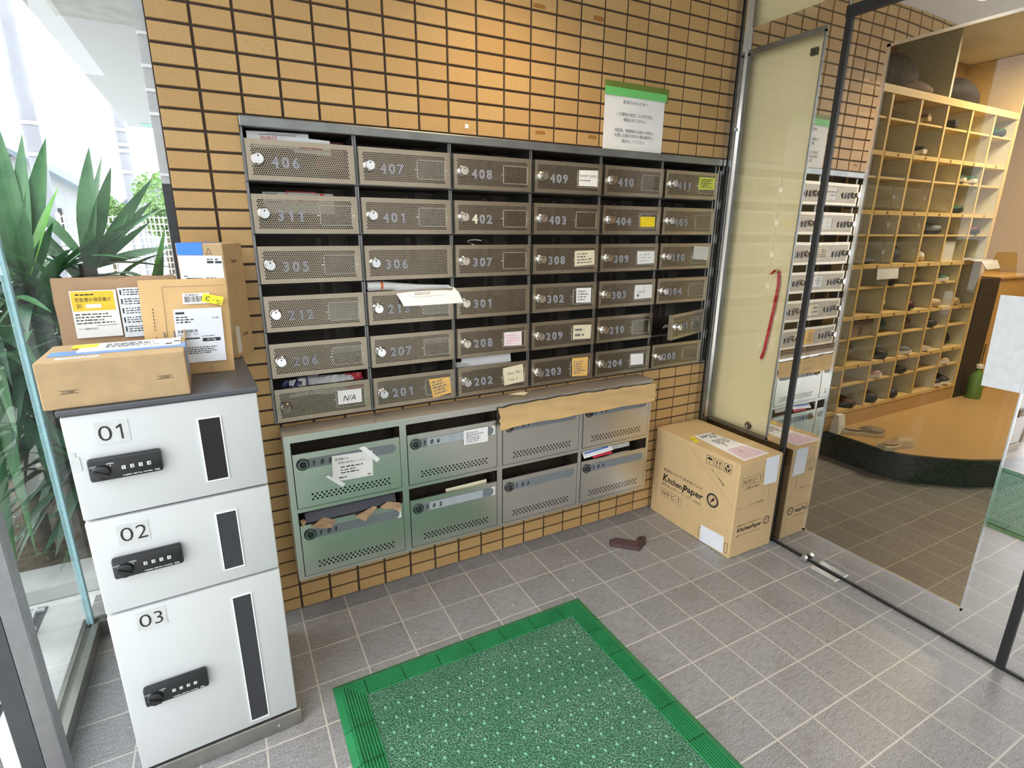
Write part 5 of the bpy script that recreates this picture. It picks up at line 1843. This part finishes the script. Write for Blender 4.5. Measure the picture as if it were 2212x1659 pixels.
D1 = -pi / 2
T1, T2, T3, T4, T5 = [z_ + .0115 for z_ in THICK]
N1, N2, N3, N4, N5, N6 = [z_ + .0055 for z_ in THIN]
B0 = .2685
TB = 2.0155
items = [
    ('dark brown shoe with a tan sole in the uppermost cubby row', 2, N1, -.05, 0, 'brown', 'tan', .088, .060),
    ('black flat shoe beside the brown one in the uppermost cubby row', 3, N1, -.03, 0, 'black', 'black', .088, .050),
    ('dark green shoe in the last cubby of the uppermost row', 5, N1, 0, 0, 'dgreen', 'black', .088, .050),
    ('slip-on shoe with a thick cream sole alone in the second cubby row', 2, T1, -.03, 0, 'black', 'cream', .098, .060),
    ('dark green sneaker with a cream sole in the third cubby row, inner one', 4, N2, -.075, 0, 'dgreen', 'cream', .088, .052),
    ('dark green sneaker with a cream sole in the third cubby row, outer one', 4, N2, .055, 0, 'dgreen', 'cream', .088, .052),
    ('deep green shoe lying low in the fourth cubby row', 4, T2, -.04, .1, 'dgreen', 'black', .090, .050),
    ('grey shoe jutting sideways out of the fifth cubby row', 3, N3, .02, .5, 'grey', 'black', .100, .070),
    ('dark shoe in the end cubby of the fifth row', 5, N3, -.04, 0, 'maroon', 'black', .088, .060),
    ('black loafer under the hanging white paper', 2, N4, -.06, 0, 'maroon', 'black', .090, .055),
    ('green and white striped shoe in the seventh cubby row', 4, N4, -.03, .15, 'dgreen', 'white', .090, .045),
    ('dark red shoe standing in the eighth cubby row', 3, T4, -.09, 0, 'maroon', 'black', .090, .095),
    ('tan shoe in the eighth cubby row next to the dark red one', 4, T4, -.05, .1, 'beige', 'tan', .090, .060),
    ('tan shoe in the last cubby of the eighth row', 5, T4, -.08, 0, 'beige', 'tan', .090, .060),
    ('black shoe beside the brown bag in the ninth cubby row', 4, N5, -.05, .1, 'black', 'black', .092, .055),
    ('black pointed shoe in the tenth cubby row', 2, T5, -.02, .2, 'black', 'black', .095, .070),
    ('grey running shoe with a white sole in the tenth cubby row', 3, T5, -.02, .15, 'grey', 'white', .095, .060),
    ('small white shoe in the tenth cubby row past the running shoe', 4, T5, -.06, 0, 'beige', 'white', .090, .030),
    ('pinkish shoe in the eleventh cubby row', 2, N6, -.03, .1, 'pink', 'white', .090, .055),
    ('black shoe in the eleventh cubby row', 3, N6, -.02, 0, 'black', 'black', .090, .040),
    ('white low shoe in the eleventh cubby row', 5, N6, -.03, 0, 'beige', 'white', .090, .050),
    ('dark brown shoe in the bottom cubby row nearest the glass', 1, B0, .02, 0, 'brown', 'black', .092, .055),
    ('black lace shoe in the bottom cubby row', 2, B0, -.03, .1, 'black', 'black', .092, .070),
    ('dark grey shoe in the bottom cubby row', 3, B0, -.07, 0, 'navy', 'black', .092, .065),
    ('black sneaker with a white sole at the end of the bottom row, inner one', 5, B0, -.075, 0, 'black', 'white', .095, .075),
    ('black sneaker with a white sole at the end of the bottom row, outer one', 5, B0, .045, -.1, 'black', 'white', .095, .075)]
for lab, i, z_, dx, tw_, cl, so, ww, hh in items:
    L = .25
    shoe(lab, (PXS[i] + PXS[i + 1]) / 2 + dx, .118, z_, D1 + tw_, cl, so, L, ww, min(hh * 1.3, .1))
shoe('sandal with a pale sole lying on the shelf top beside the dark bag', 3.16, .10, TB, .15, 'black', 'cream', .24, .085, .03, None, True, 'sandal')
for lab, p, rt_ in (('grey felt slipper on the edge of the hall step, heel to the shelf', (3.315, -.125, .153), 2.40), ('beige felt slipper nearer the room on the edge of the hall step', (3.285, -.325, .153), 3.0)):
    shoe(lab, p[0], p[1], p[2], rt_ + pi, 'beige' if 'beige' in lab else 'taupe', 'cream', .225, .092, .050, 'slippers on the hall step', True, 'slipper')


def lump(name, label, cat, loc, size, mt, seed, rotz=0, part='body', group=None, n=14, k=.18):
    r_ = random.Random(seed)
    g_ = thing(name, label, cat, loc, rotz, group)
    m_ = MB()
    rings_ = []
    ph = [r_.uniform(0, 6.28) for _ in range(4)]
    for j in range(9):
        t_ = j / 8
        s_ = max(.12, sin(pi * (.12 + .80 * t_))) ** .6
        rings_.append([(size[0] / 2 * s_ * (1 + k * sin(3 * 2 * pi * i / n + ph[0] + t_ * 3)) * cos(2 * pi * i / n), size[1] / 2 * s_ * (1 + k * sin(2 * 2 * pi * i / n + ph[1] - t_ * 2)) * sin(2 * pi * i / n), size[2] * t_ * (1 + .12 * sin(2 * pi * i / n + ph[2]))) for i in range(n)])
    m_.rings(rings_)
    m_.build(part, mt, g_, True)
    return g_


DCL = plain('dark_cloth', (.035, .030, .032, 1), .8, var=.35, scale=30)
b_ = lump('soft_bag', 'dark soft bag heaped on top of the shoe shelf', 'bag', (3.42, .17, TB), (.40, .20, .19), DCL, 3, 0, 'bag_body', None, 16, .26)
lump('rolled_cloth', 'rolled taupe cloth lying before the dark bag on the shelf top', 'cloth', (3.58, .08, TB), (.22, .10, .07), plain('taupe_cloth', (.20, .15, .13, 1), .8), 5)
lump('dark_bag', 'dark flat bag on the shelf top beyond the divider', 'bag', (4.10, .15, TB), (.46, .22, .14), DCL, 7)
lump('grey_pouch', 'crumpled grey plastic pouch in the fourth cubby row', 'pouch', (4.16, .12, T2 + .052), (.12, .16, .085), PLASTIC, 9)
lump('black_pouch', 'black pouch filling a cubby of the sixth row', 'pouch', (3.62, .13, T3), (.15, .20, .13), plain('charcoal_cloth', (.05, .055, .06, 1), .8), 11)
lump('grey_folded_cloth', 'flat dark folded cloth in the sixth cubby row nearest the glass', 'cloth', (3.34, .14, T3), (.18, .22, .04), plain('charcoal_cloth', (.05, .055, .06, 1), .8), 12)
for q, (dx, lab) in enumerate(((-.06, 'cream toddler boot in the sixth cubby row, inner one'), (.03, 'cream toddler boot in the sixth cubby row, outer one'))):
    bb = shoe(lab, 3.905 + dx, .13, T3, D1, 'white', 'tan', .17, .070, .10, 'cream boots')
bk = thing('book', 'brown book leaning in the sixth cubby row', 'book', (4.075, .03, T3), 0, None)
m = MB(); m.box((0, 0, 0), (.035, .16, .135)); m.build('cover', plain('brown_cover', (.14, .06, .03, 1), .5), bk)
m = MB(); m.box((.003, -.001, .003), (.032, .0, .132)); m.build('pages', PAPERC, bk)
root = thing('newspaper', 'stack of folded newspapers in the sixth cubby row', 'newspaper', (4.115, .03, T3))
m = MB(); m.box((0, 0, 0), (.14, .20, .125)); m.build('sheets', PAPERG, root)
root = thing('newspaper', 'newspaper sheet slumping out of the end cubby of the sixth row', 'newspaper', (4.345, -.085, T3 + .0006))
m = MB(); sheet(m, (0, 0, 0), (1, 0, 0), (0, 1, 0), .235, .25, .004, .012, 0, 8, 8, .004, 0, .003, 1)
m.add([(.01, .0, .004), (.225, -.002, .004), (.215, -.03, -.045), (.04, -.03, -.05)], [(0, 1, 2, 3)]); m.add([(.01, .002, .002), (.225, .0, .002), (.215, -.028, -.046), (.04, -.028, -.051)], [(3, 2, 1, 0)])
m.build('sheets', PAPERG, root, False, False)
kq = Ink(); kq.scrib(.02, .02, .19, .20, 9, 3); kq.put('news_print', INKG, root, (0, 0, 0), X, Y, .019)
root = thing('hanging_paper', 'white paper hanging over the edge of a board in the seventh cubby row', 'paper', (3.365, -.014, 1.040))
m = MB(); sheet(m, (0, 0, 0), (1, 0, 0), (0, .1, 1), .215, .060, .006, 0, 0, 6, 4, .0005); m.build('sheet', LABELW, root, True, False)
lump('tote_bag', 'beige cloth bag in the seventh cubby row', 'bag', (3.87, .13, N4), (.17, .18, .10), plain('taupe_cloth2', (.36, .27, .17, 1), .8), 21)
lump('cream_bundle', 'cream folded cloth in the eighth cubby row', 'cloth', (3.60, .12, T4), (.15, .16, .115), plain('cream_cloth', (.62, .52, .34, 1), .8), 22)
bx_ = thing('shoebox', 'taupe striped shoebox in the ninth cubby row', 'shoebox', (3.262, .02, N5))
m = MB(); m.box((0, 0, 0), (.205, .29, .078), 0, .002); m.build('box_body', plain('taupe_card', (.24, .19, .16, 1), .6), bx_)
m = MB(); m.box((-.003, -.003, .0785), (.208, .292, .098), 0, .002); m.build('lid', plain('brown_lid', (.11, .085, .075, 1), .6), bx_)
m = MB(); m.box((.085, -.0015, .012), (.115, -.0005, .060)); m.build('end_label', plain('brown_lid', (.11, .085, .075, 1), .6), bx_)
lump('teal_pouch', 'dark teal pouch in the ninth cubby row', 'pouch', (3.62, .12, N5), (.17, .16, .10), plain('teal_cloth', (.05, .12, .15, 1), .6), 24)
lump('brown_bag', 'round dark brown leather bag in the ninth cubby row', 'bag', (3.91, .13, N5), (.185, .17, .092), plain('brown_leather', (.11, .03, .015, 1), .35), 25, 0, 'bag_body')
lump('felt_hat', 'brownish felt hat squashed in the tenth cubby row', 'hat', (3.34, .13, T5), (.20, .22, .115), plain('felt_brown', (.14, .115, .10, 1), .8), 26)
lump('backpack', 'black backpack in the last cubby of the tenth row', 'backpack', (4.45, .13, T5), (.15, .18, .13), plain('black_nylon', (.016, .015, .02, 1), .6), 27, 0, 'pack_body')
sx_ = thing('white_bag', 'white shopping bag lettered Ree on the hall step before the shelf', 'bag', (3.178, -.062, .153))
m = MB(); m.rings([[(.0, .0, 0), (.066, 0, 0), (.066, .05, 0), (0, .05, 0)], [(.002, .003, .05), (.065, .002, .05), (.064, .048, .05), (.002, .048, .05)], [(.004, .014, .112), (.062, .014, .11), (.061, .04, .11), (.005, .04, .112)]]); m.build('bag_body', PAPER, sx_)
k = Ink(); k.text('Ree', .007, .062, .045, .020, .15, .02); k.put('lettering', INK, sx_, (0, .001, 0), X, (0, .16, 1), .004)
gb = thing('green_bottle', 'green and white bottle standing past the end of the shoe shelf', 'bottle', (4.78, -.06, .153))
m = MB(); m.lathe([(0, 0), (.045, 0), (.047, .02), (.047, .15), (.03, .185), (.018, .20), (.018, .22), (0, .22)], 18); m.build('bottle_body', plain('green_plastic', (.12, .25, .06, 1), .3), gb, True)
m = MB(); m.lathe([(0, .2205), (.022, .2205), (.022, .245), (0, .245)], 14); m.build('cap', INKW, gb, True)
pk = thing('potted_plant', 'small plant on the ledge in the dark doorway', 'plant', (4.80, .10, .9985))
ld = thing('doorway_filler', 'added dark stand in the doorway past the shoe shelf', 'filler', (4.65, .0, .153))
m = MB(); m.box((0, 0, 0), (.275, .32, .845), 0, .002); m.build('filler_body', plain('doorway_dark', (.03, .022, .018, 1), .6), ld)  # dark box put in for the unlit doorway opening
m = MB(); m.lathe([(0, 0), (.03, 0), (.038, .05), (0, .05)], 14); m.build('pot', PAPER, pk, True)
m = MB()
r = random.Random(4)
for q in range(26):
    a = r.uniform(0, 6.28)
    blade(m, (0, 0, .05), (.06 * cos(a) * r.uniform(.4, 1), .06 * sin(a) * r.uniform(.4, 1), .05 + r.uniform(.03, .09)), .016, None, .1, .2, 5)
m.build('foliage', HEDGE, pk, True, False)
wc = thing('wooden_counter', 'honey wood counter past the dark doorway with a slot handle', 'counter', (4.935, .02, .153))
m = MB(); m.box((0, 0, 0), (.64, .36, .83), 0, .003); m.build('counter_body', WOODP, wc)
m = MB(); m.box((-.01, -.012, .8305), (.645, .365, .850), 0, .003); m.build('counter_top', WOODP, wc)
m = MB(); m.box((.055, -.003, .22), (.075, -.0002, .36)); m.build('slot_handle', DARKW, wc)
ps = thing('glass_poster', 'plain white sheet fixed on the glass door at hand height', 'poster', (GX - .0062, -1.064, .858))
m = MB(); quad_slab(m, [Vector(p) for p in ((0, 0, 0), (0, -.208, 0), (0, -.208, .270), (0, 0.008, .270))], (-1, 0, 0), .0008); m.build('sheet', plain('poster_paper', (.50, .52, .54, 1), .6), ps)
